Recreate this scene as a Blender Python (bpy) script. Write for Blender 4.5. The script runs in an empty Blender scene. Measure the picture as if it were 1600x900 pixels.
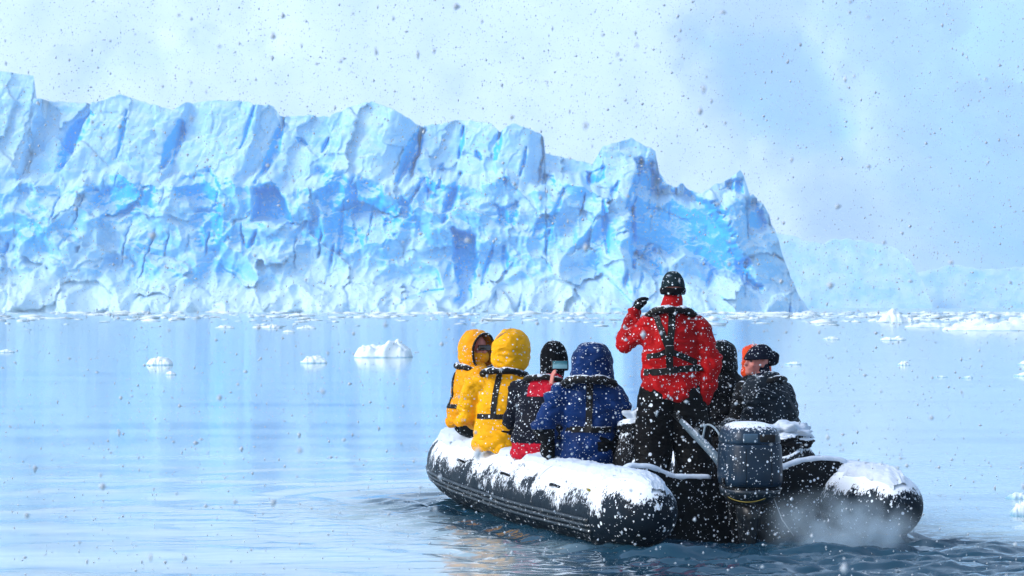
import bpy, bmesh, math, random
import numpy as np
from mathutils import Vector, Matrix, Euler
from mathutils.bvhtree import BVHTree

random.seed(7); np.random.seed(7)
SC = bpy.context.scene
COL = SC.collection
R = math.radians
FOC, HOR, CAMH = 3960.0, 478.0, 1.853        # focal length (px of a 1600 px wide picture), horizon row, eye height

# ---------------------------------------------------------------- camera
cam = bpy.data.cameras.new('camera'); cam_o = bpy.data.objects.new('camera', cam); COL.objects.link(cam_o)
cam.sensor_width = 36.0; cam.lens = FOC / 1600 * 36.0
cam.clip_start = 0.1; cam.clip_end = 20000
cam_o.location = (0, 0, CAMH)
cam_o.rotation_euler = (math.pi / 2 + (HOR - 450) / FOC, 0, 0)
cam.dof.use_dof = True; cam.dof.focus_distance = 21.0; cam.dof.aperture_fstop = 9.0
SC.camera = cam_o

# ---------------------------------------------------------------- sky and sun (overcast, bright snow light)
SUN_EL, SUN_AZ = R(36), R(-108)              # azimuth: 0 = ahead (+Y), negative = left
world = bpy.data.worlds.new('World'); SC.world = world; world.use_nodes = True
wn = world.node_tree.nodes; wl = world.node_tree.links
for n in list(wn): wn.remove(n)
wo = wn.new('ShaderNodeOutputWorld'); wb = wn.new('ShaderNodeBackground'); ws = wn.new('ShaderNodeTexSky')
ws.sky_type = 'NISHITA'; ws.sun_disc = False; ws.sun_elevation = SUN_EL; ws.sun_rotation = SUN_AZ
ws.air_density = 1.0; ws.dust_density = 2.0; ws.ozone_density = 0.0
wb.inputs['Strength'].default_value = 0.15
wl.new(ws.outputs[0], wb.inputs['Color']); wl.new(wb.outputs[0], wo.inputs['Surface'])

sun = bpy.data.lights.new('sun', 'SUN'); sun_o = bpy.data.objects.new('sun', sun); COL.objects.link(sun_o)
sun.energy = 1.3; sun.angle = R(20); sun.color = (0.88, 0.935, 1.0)
sd = Vector((math.sin(SUN_AZ) * math.cos(SUN_EL), math.cos(SUN_AZ) * math.cos(SUN_EL), math.sin(SUN_EL)))
sun_o.rotation_euler = sd.to_track_quat('Z', 'Y').to_euler()
sun_o.location = (0, 0, 50)

SC.view_settings.view_transform = 'Standard'; SC.view_settings.look = 'None'
SC.view_settings.exposure = 0.87; SC.view_settings.gamma = 1.0; SC.view_settings.use_curve_mapping = False
SC.cycles.use_denoising = True
SC.cycles.max_bounces = 6; SC.cycles.diffuse_bounces = 3; SC.cycles.glossy_bounces = 3
SC.cycles.volume_bounces = 2; SC.cycles.transparent_max_bounces = 8
SC.cycles.volume_step_rate = 2.0

# ---------------------------------------------------------------- helpers
def px(u, v, Y):
    """photo pixel + distance -> point in the place (used to read off real sizes)"""
    return Vector(((u - 800) / FOC * Y, Y, CAMH + (HOR - v) / FOC * Y))

_rng = np.random.RandomState(11)
_perm = np.concatenate([_rng.permutation(256)] * 3)
_g = _rng.normal(size=(256, 3)); _g /= np.linalg.norm(_g, axis=1)[:, None]
def noise(p):
    p = np.asarray(p, float); i = np.floor(p).astype(int); f = p - i; i &= 255
    w = f * f * f * (f * (f * 6 - 15) + 10); out = 0
    for dx in (0, 1):
        for dy in (0, 1):
            for dz in (0, 1):
                h = _perm[_perm[_perm[(i[..., 0] + dx) & 255] + ((i[..., 1] + dy) & 255)] + ((i[..., 2] + dz) & 255)]
                g = _g[h]
                d = g[..., 0] * (f[..., 0] - dx) + g[..., 1] * (f[..., 1] - dy) + g[..., 2] * (f[..., 2] - dz)
                k = (w[..., 0] if dx else 1 - w[..., 0]) * (w[..., 1] if dy else 1 - w[..., 1]) * (w[..., 2] if dz else 1 - w[..., 2])
                out = out + d * k
    return out * 1.5
def fbm(p, o=4, gain=.5):
    p = np.asarray(p, float); a = 1.0; s = 0
    for k in range(o):
        s = s + a * noise(p + 17.3 * k); p = p * 2.03; a *= gain
    return s
def ridged(p, o=4, gain=.5):
    p = np.asarray(p, float); a = 1.0; s = 0
    for k in range(o):
        s = s + a * (1 - 2 * np.abs(noise(p + 9.1 * k))); p = p * 2.03; a *= gain
    return s
def cells(U, V, sx, sy, seed, tilt=1.0):
    """fractured blocks: every cell has its own offset and its own tilted plane"""
    u, v = U / sx, V / sy; iu, iv = np.floor(u).astype(int), np.floor(v).astype(int); best = np.full(U.shape, 1e9); val = np.zeros(U.shape)
    for a in (-1, 0, 1):
        for b in (-1, 0, 1):
            cu, cv = iu + a, iv + b; h = _perm[_perm[(cu + seed) & 255] + (cv & 255)]; g = _g[h]; h2 = _perm[h + 31]; g2 = _g[h2]
            su, sv = cu + .5 + .42 * g[..., 0], cv + .5 + .42 * g[..., 1]; du, dv = u - su, v - sv; d = du * du + dv * dv; m = d < best
            best = np.where(m, d, best); val = np.where(m, g2[..., 2] + tilt * (g2[..., 0] * du + g2[..., 1] * dv), val)
    return val
def sstep(a, b, x):
    t = np.clip((x - a) / (b - a), 0, 1); return t * t * (3 - 2 * t)
def P3(a, b, c):
    a, b, c = np.broadcast_arrays(a, b, c); return np.stack([a, b, c], -1).astype(float)

def mesh_obj(name, me, m=None, parent=None, smooth=True):
    o = bpy.data.objects.new(name, me); COL.objects.link(o)
    if m is not None and not me.materials:
        for x in (m if isinstance(m, (list, tuple)) else [m]): me.materials.append(x)
    if smooth: me.polygons.foreach_set('use_smooth', np.ones(len(me.polygons), bool))
    if parent is not None: o.parent = parent
    return o
def bm_obj(name, bm, m=None, parent=None, smooth=True):
    bmesh.ops.recalc_face_normals(bm, faces=bm.faces[:])
    me = bpy.data.meshes.new(name); bm.to_mesh(me); bm.free(); return mesh_obj(name, me, m, parent, smooth)
def np_obj(name, V, F, m=None, parent=None, smooth=True):
    me = bpy.data.meshes.new(name); V = np.asarray(V, np.float32).reshape(-1, 3); F = np.asarray(F, np.int32)
    k = F.shape[1]
    me.vertices.add(len(V)); me.vertices.foreach_set('co', V.ravel())
    me.loops.add(F.size); me.loops.foreach_set('vertex_index', F.ravel())
    me.polygons.add(len(F)); me.polygons.foreach_set('loop_start', np.arange(0, F.size, k, dtype=np.int32))
    me.update(calc_edges=True); me.validate()
    return mesh_obj(name, me, m, parent, smooth)
def grid_faces(nu, nv, closed=False):
    i = np.arange(nu if closed else nu - 1)[:, None]; j = np.arange(nv - 1)[None, :]; i2 = (i + 1) % nu
    return np.stack([i * nv + j, i2 * nv + j, i2 * nv + j + 1, i * nv + j + 1], -1).reshape(-1, 4)
def empty(name, loc=(0, 0, 0), rz=0.0, parent=None):
    o = bpy.data.objects.new(name, None); COL.objects.link(o); o.location = loc; o.rotation_euler = (0, 0, rz)
    o.empty_display_size = .2
    if parent is not None: o.parent = parent
    return o
def tag(o, label=None, cat=None, group=None, kind=None):
    if label: o['label'] = label
    if cat: o['category'] = cat
    if group: o['group'] = group
    if kind: o['kind'] = kind
    return o
def attr(o, name, arr):
    a = o.data.attributes.new(name, 'FLOAT', 'POINT'); a.data.foreach_set('value', np.asarray(arr, np.float32).ravel())

# ---------------------------------------------------------------- material helpers
class Mat:
    def __init__(s, name, rough=.6, spec=.4):
        s.m = bpy.data.materials.new(name); s.m.use_nodes = True; s.t = s.m.node_tree
        s.b = s.t.nodes['Principled BSDF']; s.b.inputs['Roughness'].default_value = rough
        s.b.inputs['Specular IOR Level'].default_value = spec
        s._co = None
    def n(s, t, **kw):
        x = s.t.nodes.new(t)
        for k, v in kw.items():
            if k.startswith('i_'):
                key = k[2:]; key = int(key) if key.isdigit() else key.replace('_', ' ')
                s.set(x.inputs[key], v)
            else: setattr(x, k, v)
        return x
    def set(s, sock, v):
        if isinstance(v, bpy.types.NodeSocket): s.t.links.new(v, sock)
        else: sock.default_value = v
    def co(s, scale=None):
        if s._co is None: s._co = s.n('ShaderNodeTexCoord').outputs['Object']
        if scale is None: return s._co
        return s.n('ShaderNodeVectorMath', operation='MULTIPLY', i_0=s._co, i_1=scale).outputs[0]
    def noise(s, scale, detail=3, vec=None, rough=.5):
        return s.n('ShaderNodeTexNoise', i_Vector=vec or s.co(), i_Scale=scale, i_Detail=detail, i_Roughness=rough).outputs['Fac']
    def math(s, op, a, b=0.0, c=None):
        x = s.n('ShaderNodeMath', operation=op, i_0=a, i_1=b)
        if c is not None: s.set(x.inputs[2], c)
        return x.outputs[0]
    def ramp(s, x, lo, hi, a=0.0, b=1.0, smooth=True):
        return s.n('ShaderNodeMapRange', interpolation_type='SMOOTHSTEP' if smooth else 'LINEAR', i_Value=x, i_1=lo, i_2=hi, i_3=a, i_4=b).outputs[0]
    def mix(s, f, a, b):
        x = s.n('ShaderNodeMix', data_type='RGBA'); s.set(x.inputs[0], f)
        s.set(x.inputs[6], col4(a)); s.set(x.inputs[7], col4(b)); return x.outputs[2]
    def bump(s, h, strength=.5, dist=.01, nrm=None):
        x = s.n('ShaderNodeBump', i_Strength=strength, i_Distance=dist, i_Height=h)
        if nrm is not None: s.set(x.inputs['Normal'], nrm)
        return x.outputs[0]
    def nz(s):
        g = s.n('ShaderNodeNewGeometry').outputs['Normal']
        return s.n('ShaderNodeSeparateXYZ', i_0=g).outputs[2]
    def specks(s, scale, dens=.5, vec=None):
        """settled snowflakes: small round spots of uneven size"""
        v = s.n('ShaderNodeTexVoronoi', i_Vector=vec or s.co(), i_Scale=scale)
        r = s.n('ShaderNodeSeparateColor', i_0=v.outputs['Color']).outputs[0]
        thr = s.math('MULTIPLY', s.math('POWER', r, 3.0), .34)
        thr = s.math('MULTIPLY', thr, s.math('GREATER_THAN', r, 1 - dens))
        return s.math('LESS_THAN', v.outputs['Distance'], thr)
    def out(s, base=None, rough=None, nrm=None):
        if base is not None: s.set(s.b.inputs['Base Color'], col4(base))
        if rough is not None: s.set(s.b.inputs['Roughness'], rough)
        if nrm is not None: s.set(s.b.inputs['Normal'], nrm)
        return s.m
def col4(c):
    if isinstance(c, (tuple, list)): return (c[0], c[1], c[2], 1.0)
    return c
SNOWC = (.75, .83, .93)

def snow_mat(name, scale=40.0, tint=SNOWC):
    M = Mat(name, .75, .25)
    n = M.noise(scale, 4); n2 = M.noise(scale * 5, 2)
    h = M.math('ADD', n, M.math('MULTIPLY', n2, .4))
    c = M.mix(M.ramp(n, .3, .7), tuple(x * .93 for x in tint), tint)
    return M.out(c, None, M.bump(h, .6, .25 / scale))

def cloth_mat(name, colour, snow=.35, rough=.62, settle=.35, shade=.25, spscale=36.0, spec=.08):
    """weather-proof cloth: grain, small creases, wet variation, settled flakes and snow on ledges"""
    M = Mat(name, rough, spec)
    big = M.noise(5, 3); fine = M.noise(220, 2, M.co((1, 1, .6))); cr = M.noise(8, 2, M.co((1, 1, 1.9)), .5); cr = M.math('ABSOLUTE', M.math('SUBTRACT', cr, .5)); cr = M.math('POWER', M.math('ADD', cr, .001), .6)
    base = M.mix(M.ramp(big, .3, .7), tuple(c * (1 - shade) for c in colour), tuple(min(1, c * (1 + shade * .5)) for c in colour))
    sp = M.math('MAXIMUM', M.specks(spscale, snow * .42), M.specks(spscale * 2.1, snow * .5))
    up = M.math('ADD', M.math('MULTIPLY', M.nz(), 1.0), M.math('MULTIPLY', M.math('SUBTRACT', M.noise(34, 4, None, .7), .5), 1.5))
    up = M.ramp(up, 1.12 - settle, 1.3 - settle)
    f = M.math('MAXIMUM', sp, up)
    c = M.mix(f, base, SNOWC)
    h = M.math('ADD', M.math('MULTIPLY', cr, 1.0), M.math('ADD', M.math('MULTIPLY', fine, .08), M.math('MULTIPLY', f, .35)))
    return M.out(c, M.math('ADD', rough, M.math('MULTIPLY', f, .2)), M.bump(h, .5, .03))

def plain_mat(name, colour, rough=.5, spec=.4, snow=0.0, settle=-1.0, var=.2, scale=14.0, bump=.1):
    M = Mat(name, rough, spec)
    n = M.noise(scale, 4); c = M.mix(M.ramp(n, .3, .7), tuple(x * (1 - var) for x in colour), colour)
    f = None
    if snow > 0: f = M.math('MAXIMUM', M.specks(30, snow), M.specks(64, snow * .8))
    if settle > -1:
        up = M.math('ADD', M.nz(), M.math('MULTIPLY', M.math('SUBTRACT', M.noise(40, 4, None, .7), .5), 1.6))
        up = M.ramp(up, 1.1 - settle, 1.25 - settle); f = up if f is None else M.math('MAXIMUM', f, up)
    if f is not None: c = M.mix(f, c, SNOWC)
    return M.out(c, M.ramp(n, .2, .8, rough * .85, min(1, rough * 1.15)), M.bump(n, bump, .01))
# ================================================================ WATER
def build_water():
    def axis(lo, hi, step, a, b, g=1.12):
        c = list(np.arange(lo, hi + 1e-6, step)); x, s = c[-1], step
        while x < b: s *= g; x += s; c.append(x)
        x, s = c[0], step; left = []
        while x > a: s *= g; x -= s; left.append(x)
        return np.array(left[::-1] + c)
    xs = axis(-4.6, 5.6, .04, -9000, 9000); ys = axis(16.5, 27.5, .04, -60, 9500, 1.09)
    X, Y = np.meshgrid(xs, ys, indexing='ij')
    a = R(18); ox, oy = 1.895, 19.8
    lx = (X - ox) * math.cos(a) + (Y - oy) * math.sin(a); ly = -(X - ox) * math.sin(a) + (Y - oy) * math.cos(a)
    # distance to the hull outline
    qx = np.abs(lx) - .75; qy = np.abs(ly - 2.6) - 2.4
    s = np.hypot(np.maximum(qx, 0), np.maximum(qy, 0)) + np.minimum(np.maximum(qx, qy), 0) - .45
    sp = np.maximum(s, 0)
    n1 = fbm(P3(X * .8, Y * .8, 0), 3); n2 = fbm(P3(X * 1.5, Y * 3.6, 4), 4); n3 = fbm(P3(X * 5, Y * 13, 9), 3)
    near = np.exp(-sp / 1.0)
    Z = .0025 * np.sin(Y * 3.1 + X * .5 + n1 * 2.5) + .0015 * n1 * np.exp(-sp / 6)
    Z *= np.clip(1.2 - np.hypot(X, Y - 20) / 60, 0, 1)
    # waves thrown off by the hull
    Z += .040 * np.exp(-sp / .8) * np.sin(2 * np.pi * sp / .55 - ly * .8 + n1 * 2.2) * (.5 + .6 * n1)
    Z += .010 * np.exp(-sp / 1.6) * np.sin(2 * np.pi * (sp * .9 + ly * .12) / .75 + n1 * 2.0)
    # churned wash behind the stern
    st = sstep(.5, -.4, ly) * sstep(2.3, .5, np.abs(lx) + ly * .10) * sstep(-6, -1.0, ly)
    Z += st * (.055 * n2 + .026 * n3)
    side = near * sstep(5.6, 4.6, ly)
    Z += side * (.04 * n2 + .018 * n3)
    Z += .05 * np.exp(-((lx + .95) ** 2 / .25 + (ly + .85) ** 2 / .03)) 
    V = np.stack([X, Y, Z], -1)
    M = Mat('water', .05, .5)
    M.b.inputs['IOR'].default_value = 1.33
    rip = M.noise(1.0, 3, M.co((1.3, 5.0, 1))); rip2 = M.noise(1.0, 2, M.co((5, 16.0, 1))); slow = M.noise(1.0, 2, M.co((.05, .25, 1)))
    h = M.math('ADD', M.math('MULTIPLY', rip, 1.0), M.math('MULTIPLY', rip2, .25))
    amp = M.ramp(slow, .35, .7, .01, .045)
    b = M.n('ShaderNodeBump', i_Distance=.03, i_Height=h, i_Strength=amp)
    # pale reflection painted into the still water's colour, left out around the boat
    sheen = M.n('ShaderNodeAttribute', attribute_name='painted_sheen').outputs['Fac']
    sheen = M.math('MULTIPLY', sheen, M.ramp(M.noise(1.0, 3, M.co((.12, .5, 1))), .25, .6, .65, 1.0))
    M.set(M.b.inputs['Base Color'], M.mix(sheen, (.012, .05, .085), (.43, .60, .66)))
    M.set(M.b.inputs['Roughness'], M.ramp(sheen, 0.0, 1.0, .04, .10)); M.set(M.b.inputs['Specular IOR Level'], M.ramp(sheen, 0.0, 1.0, .5, .45))
    o = np_obj('water', V, grid_faces(len(xs), len(ys)), M.out(None, None, b.outputs[0]))
    wake = np.maximum(np.exp(-np.maximum(sp - .35 - .35 * n1, 0) / .55), sstep(.9, -.3, ly) * sstep(2.9, 1.4, np.abs(lx + .15 * n1) + ly * .18))
    attr(o, 'painted_sheen', 1 - np.clip(wake, 0, 1))
    return tag(o, 'calm pale blue sea with ripples around the boat', None, None, 'structure')
build_water()

# ================================================================ SNOW MOUNTAIN AND FAR ICE CLIFFS
def poly_dist(U, V, pts):
    """distance to a polyline, in pixels, and position along it (0..1)"""
    best = np.full(U.shape, 1e9); par = np.zeros(U.shape); n = len(pts) - 1
    for k in range(n):
        (ax, ay), (bx, by) = pts[k], pts[k + 1]; dx, dy = bx - ax, by - ay
        t = np.clip(((U - ax) * dx + (V - ay) * dy) / (dx * dx + dy * dy), 0, 1)
        d = np.hypot(U - ax - t * dx, V - ay - t * dy); m = d < best
        best = np.where(m, d, best); par = np.where(m, (k + t) / n, par)
    return best, par
def inside(U, V, poly):
    """signed distance to a polygon: positive inside"""
    d, _ = poly_dist(U, V, list(poly) + [poly[0]]); c = np.zeros(U.shape, bool); n = len(poly)
    for k in range(n):
        (x0, y0), (x1, y1) = poly[k], poly[(k + 1) % n]
        if y0 == y1: continue
        c ^= ((y0 > V) != (y1 > V)) & (U < (x1 - x0) * (V - y0) / (y1 - y0) + x0)
    return np.where(c, d, -d)

def build_mountain():
    us = np.linspace(-1300, 2900, 420); vs = np.linspace(500, -420, 240)
    U, V = np.meshgrid(us, vs, indexing='ij')
    D = 2300 + (478 - V) * 3.6
    n = fbm(P3(U / 420, V / 300, 2.0), 4)
    D = D + n * 95 + 22 * fbm(P3(U / 110, V / 90, 7.0), 3)
    # the long spur coming down to the right: its far side turns away from the light
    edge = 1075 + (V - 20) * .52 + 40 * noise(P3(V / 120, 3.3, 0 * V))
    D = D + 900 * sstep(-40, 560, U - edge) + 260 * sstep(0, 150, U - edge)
    SHADE_BLUE = .72 * sstep(-30, 380, U - edge)          # bluish shade painted into the colour on the spur's right side
    def lobe(poly, depth, soft, ice=1.0):  # ice is the strength of the shade tint painted in a hollow
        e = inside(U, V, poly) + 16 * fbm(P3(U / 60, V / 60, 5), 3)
        nonlocal SHADE_BLUE
        k = sstep(-soft, soft, e); SHADE_BLUE = np.maximum(SHADE_BLUE, k * ice); return depth * k
    # hollows in the snow slope, with their bluish shade painted in
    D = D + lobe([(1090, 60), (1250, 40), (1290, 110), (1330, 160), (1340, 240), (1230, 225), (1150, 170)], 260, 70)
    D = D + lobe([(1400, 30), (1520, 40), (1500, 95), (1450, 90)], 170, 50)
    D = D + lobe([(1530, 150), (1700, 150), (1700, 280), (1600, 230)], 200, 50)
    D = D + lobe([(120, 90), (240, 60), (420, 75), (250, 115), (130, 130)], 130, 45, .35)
    X = (U - 800) / FOC * D; Z = CAMH + (HOR - V) / FOC * D; Z = np.where(V > 478, -3.0, Z)
    M = Mat('mountain_snow', .8, .2)
    nn = M.noise(.004, 5); n2 = M.noise(.03, 4); bi = M.n('ShaderNodeAttribute', attribute_name='blue_ice').outputs['Fac']  # blue_ice (bi) is here the mask of the painted bluish shade
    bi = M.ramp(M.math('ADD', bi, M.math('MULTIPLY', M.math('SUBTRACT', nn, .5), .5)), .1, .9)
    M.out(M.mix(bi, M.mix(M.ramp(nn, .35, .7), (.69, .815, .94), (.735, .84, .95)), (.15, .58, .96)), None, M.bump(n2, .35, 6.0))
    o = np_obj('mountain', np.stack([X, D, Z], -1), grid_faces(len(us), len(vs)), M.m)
    attr(o, 'blue_ice', SHADE_BLUE)  # mask of the bluish shade painted on the snow slope
    tag(o, 'snow covered mountain slope fading into the haze', None, None, 'structure')
build_mountain()

ICE_BLUE = (.003, .48, .97)
def ice_mat(name, unit, blue=ICE_BLUE):
    M = Mat(name, .6, .3)
    ice = M.n('ShaderNodeAttribute', attribute_name='blue_ice').outputs['Fac']
    n1 = M.noise(.16 / unit, 5, None, .65); n2 = M.noise(.8 / unit, 4, None, .65)
    f = M.math('ADD', ice, M.math('MULTIPLY', M.math('SUBTRACT', n1, .5), .3))
    f = M.math('ADD', f, M.math('MULTIPLY', M.math('SUBTRACT', n2, .5), .15))
    f = M.ramp(f, .0, .9)
    snow = M.math('ADD', M.nz(), M.math('MULTIPLY', M.math('SUBTRACT', n2, .5), .8))
    f = M.math('MULTIPLY', f, M.ramp(snow, .4, .8, 1.0, .3))
    c = M.mix(f, (.60, .81, .95), blue)
    return M.out(c, None, M.bump(n2, .13, .45 * unit))

TOP = [(-400, 120), (-150, 128), (-60, 108), (0, 110), (50, 117), (54, 154), (110, 158), (150, 160), (170, 152), (186, 147), (230, 160), (268, 172),
       (288, 160), (330, 155), (386, 157), (396, 163), (425, 163), (437, 181), (470, 179), (512, 180), (535, 171), (580, 158), (608, 168), (654, 195),
       (690, 193), (720, 185), (768, 193), (780, 206), (800, 195), (850, 210), (852, 240), (900, 250), (925, 256), (940, 232), (985, 217), (1022, 238),
       (1027, 268), (1038, 290), (1055, 296), (1062, 288), (1090, 306), (1108, 294), (1138, 280), (1152, 268), (1159, 283), (1166, 308),
       (1180, 309), (1196, 335), (1210, 385), (1225, 430), (1240, 468), (1250, 486), (1262, 492)]
CLEFTS = [([(138, 178), (118, 215), (104, 260)], 12, 9, .7), ([(282, 190), (272, 230), (262, 264)], 8, 11, .95), ([(396, 165), (390, 195), (378, 235)], 2.5, 4, .5),
          ([(442, 184), (430, 235), (410, 292)], 6, 8, .7), ([(512, 216), (504, 238)], 3, 6, .9), ([(660, 200), (648, 232), (624, 288)], 8, 15, 1.2),
          ([(722, 196), (718, 248)], 2.5, 6, .8), ([(783, 208), (780, 230), (774, 252)], 3.5, 8, .9), ([(822, 232), (813, 280)], 2.2, 5, .7),
          ([(720, 272), (706, 325), (698, 352)], 5, 8, .8), ([(770, 385), (757, 445)], 2.5, 5, .8), ([(787, 388), (791, 428)], 4, 6, .9),
          ([(962, 288), (945, 322)], 3, 6, .9), ([(1000, 250), (985, 300), (972, 330)], 4, 6, .7), ([(938, 320), (944, 400)], 3.5, 6, .8),
          ([(745, 236), (752, 250)], 3, 5, .9), ([(465, 216), (478, 226)], 3, 5, .9), ([(985, 330), (980, 420)], 4, 7, .8), ([(545, 318), (540, 400)], 2.5, 4, .6),
          ([(640, 470), (700, 452)], 3, 3, .5), ([(880, 300), (860, 340), (850, 400)], 3, 5, .6), ([(198, 172), (190, 250)], 3, 3, .3)]
SCARS = [([(410, 302), (438, 294), (455, 318), (470, 354), (440, 354), (410, 346)], 5, 1.15, 4),
         ([(985, 325), (1000, 250), (1022, 262), (1028, 298), (1060, 288), (1092, 312), (1115, 335), (1130, 380), (1150, 410), (1172, 455), (1125, 432), (1060, 398), (1030, 410), (1010, 390), (985, 398), (975, 362)], 8, 1.2, 9),
         ([(710, 362), (746, 372), (748, 412), (738, 468), (722, 482), (718, 420)], 5, .9, 5),
         ([(915, 268), (940, 264), (942, 282), (918, 292)], 4, .9, 4), ([(1128, 284), (1158, 280), (1153, 303), (1122, 300)], 4, .8, 4),
         ([(1150, 322), (1180, 312), (1196, 345), (1188, 368), (1160, 362)], 4, .55, 8), ([(500, 268), (545, 276), (600, 300), (612, 335), (570, 380), (545, 400), (520, 350), (505, 310)], 3, .5, 14),
         ([(160, 306), (215, 288), (268, 292), (250, 330), (190, 345)], 3, .5, 14), ([(285, 280), (330, 270), (362, 288), (345, 325), (300, 312)], 3, .55, 12),
         ([(775, 325), (805, 322), (806, 352), (785, 366)], 3, .75, 6), ([(848, 272), (866, 276), (862, 294), (848, 290)], 3, .85, 4),
         ([(1000, 390), (1030, 395), (1020, 430), (1002, 415)], 3, .5, 8), ([(320, 330), (360, 325), (372, 380), (330, 395)], 2, .3, 16), ([(600, 330), (640, 322), (660, 352), (625, 372)], 2, .4, 12),
         ([(830, 345), (860, 340), (858, 375), (836, 380)], 2, .5, 8), ([(880, 420), (930, 400), (925, 470), (885, 478)], 2, .3, 16), ([(660, 270), (690, 265), (700, 300), (670, 312)], 2, .4, 10)]

def cliff_mesh(name, us, nrow, top_fn, base_v, Dg, depth_fn, mat, back=12):
    U = np.repeat(us[:, None], nrow, 1); T = np.linspace(0, 1, nrow)[None, :]
    top = top_fn(us)[:, None]; V = base_v + (top - base_v) * T
    d, blue = depth_fn(U, V, T, top)
    Y = Dg + d; X = (U - 800) / FOC * Dg; Z = CAMH + (HOR - V) / FOC * Dg
    Z = np.where(T == 0, -2.0, Z)
    # top surface running back from the brow
    K = np.arange(1, back + 1)[None, :] / back
    Xb = np.repeat(X[:, -1:], back, 1); Yb = Y[:, -1:] + K * 55; Zb = Z[:, -1:] * (1 - K * .9) - K * 2
    o = np_obj(name, np.stack([np.concatenate([X, Xb], 1), np.concatenate([Y, Yb], 1), np.concatenate([Z, Zb], 1)], -1), grid_faces(len(us), nrow + back), mat)
    attr(o, 'blue_ice', np.concatenate([blue, np.zeros_like(Xb)], 1)); return o

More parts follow.
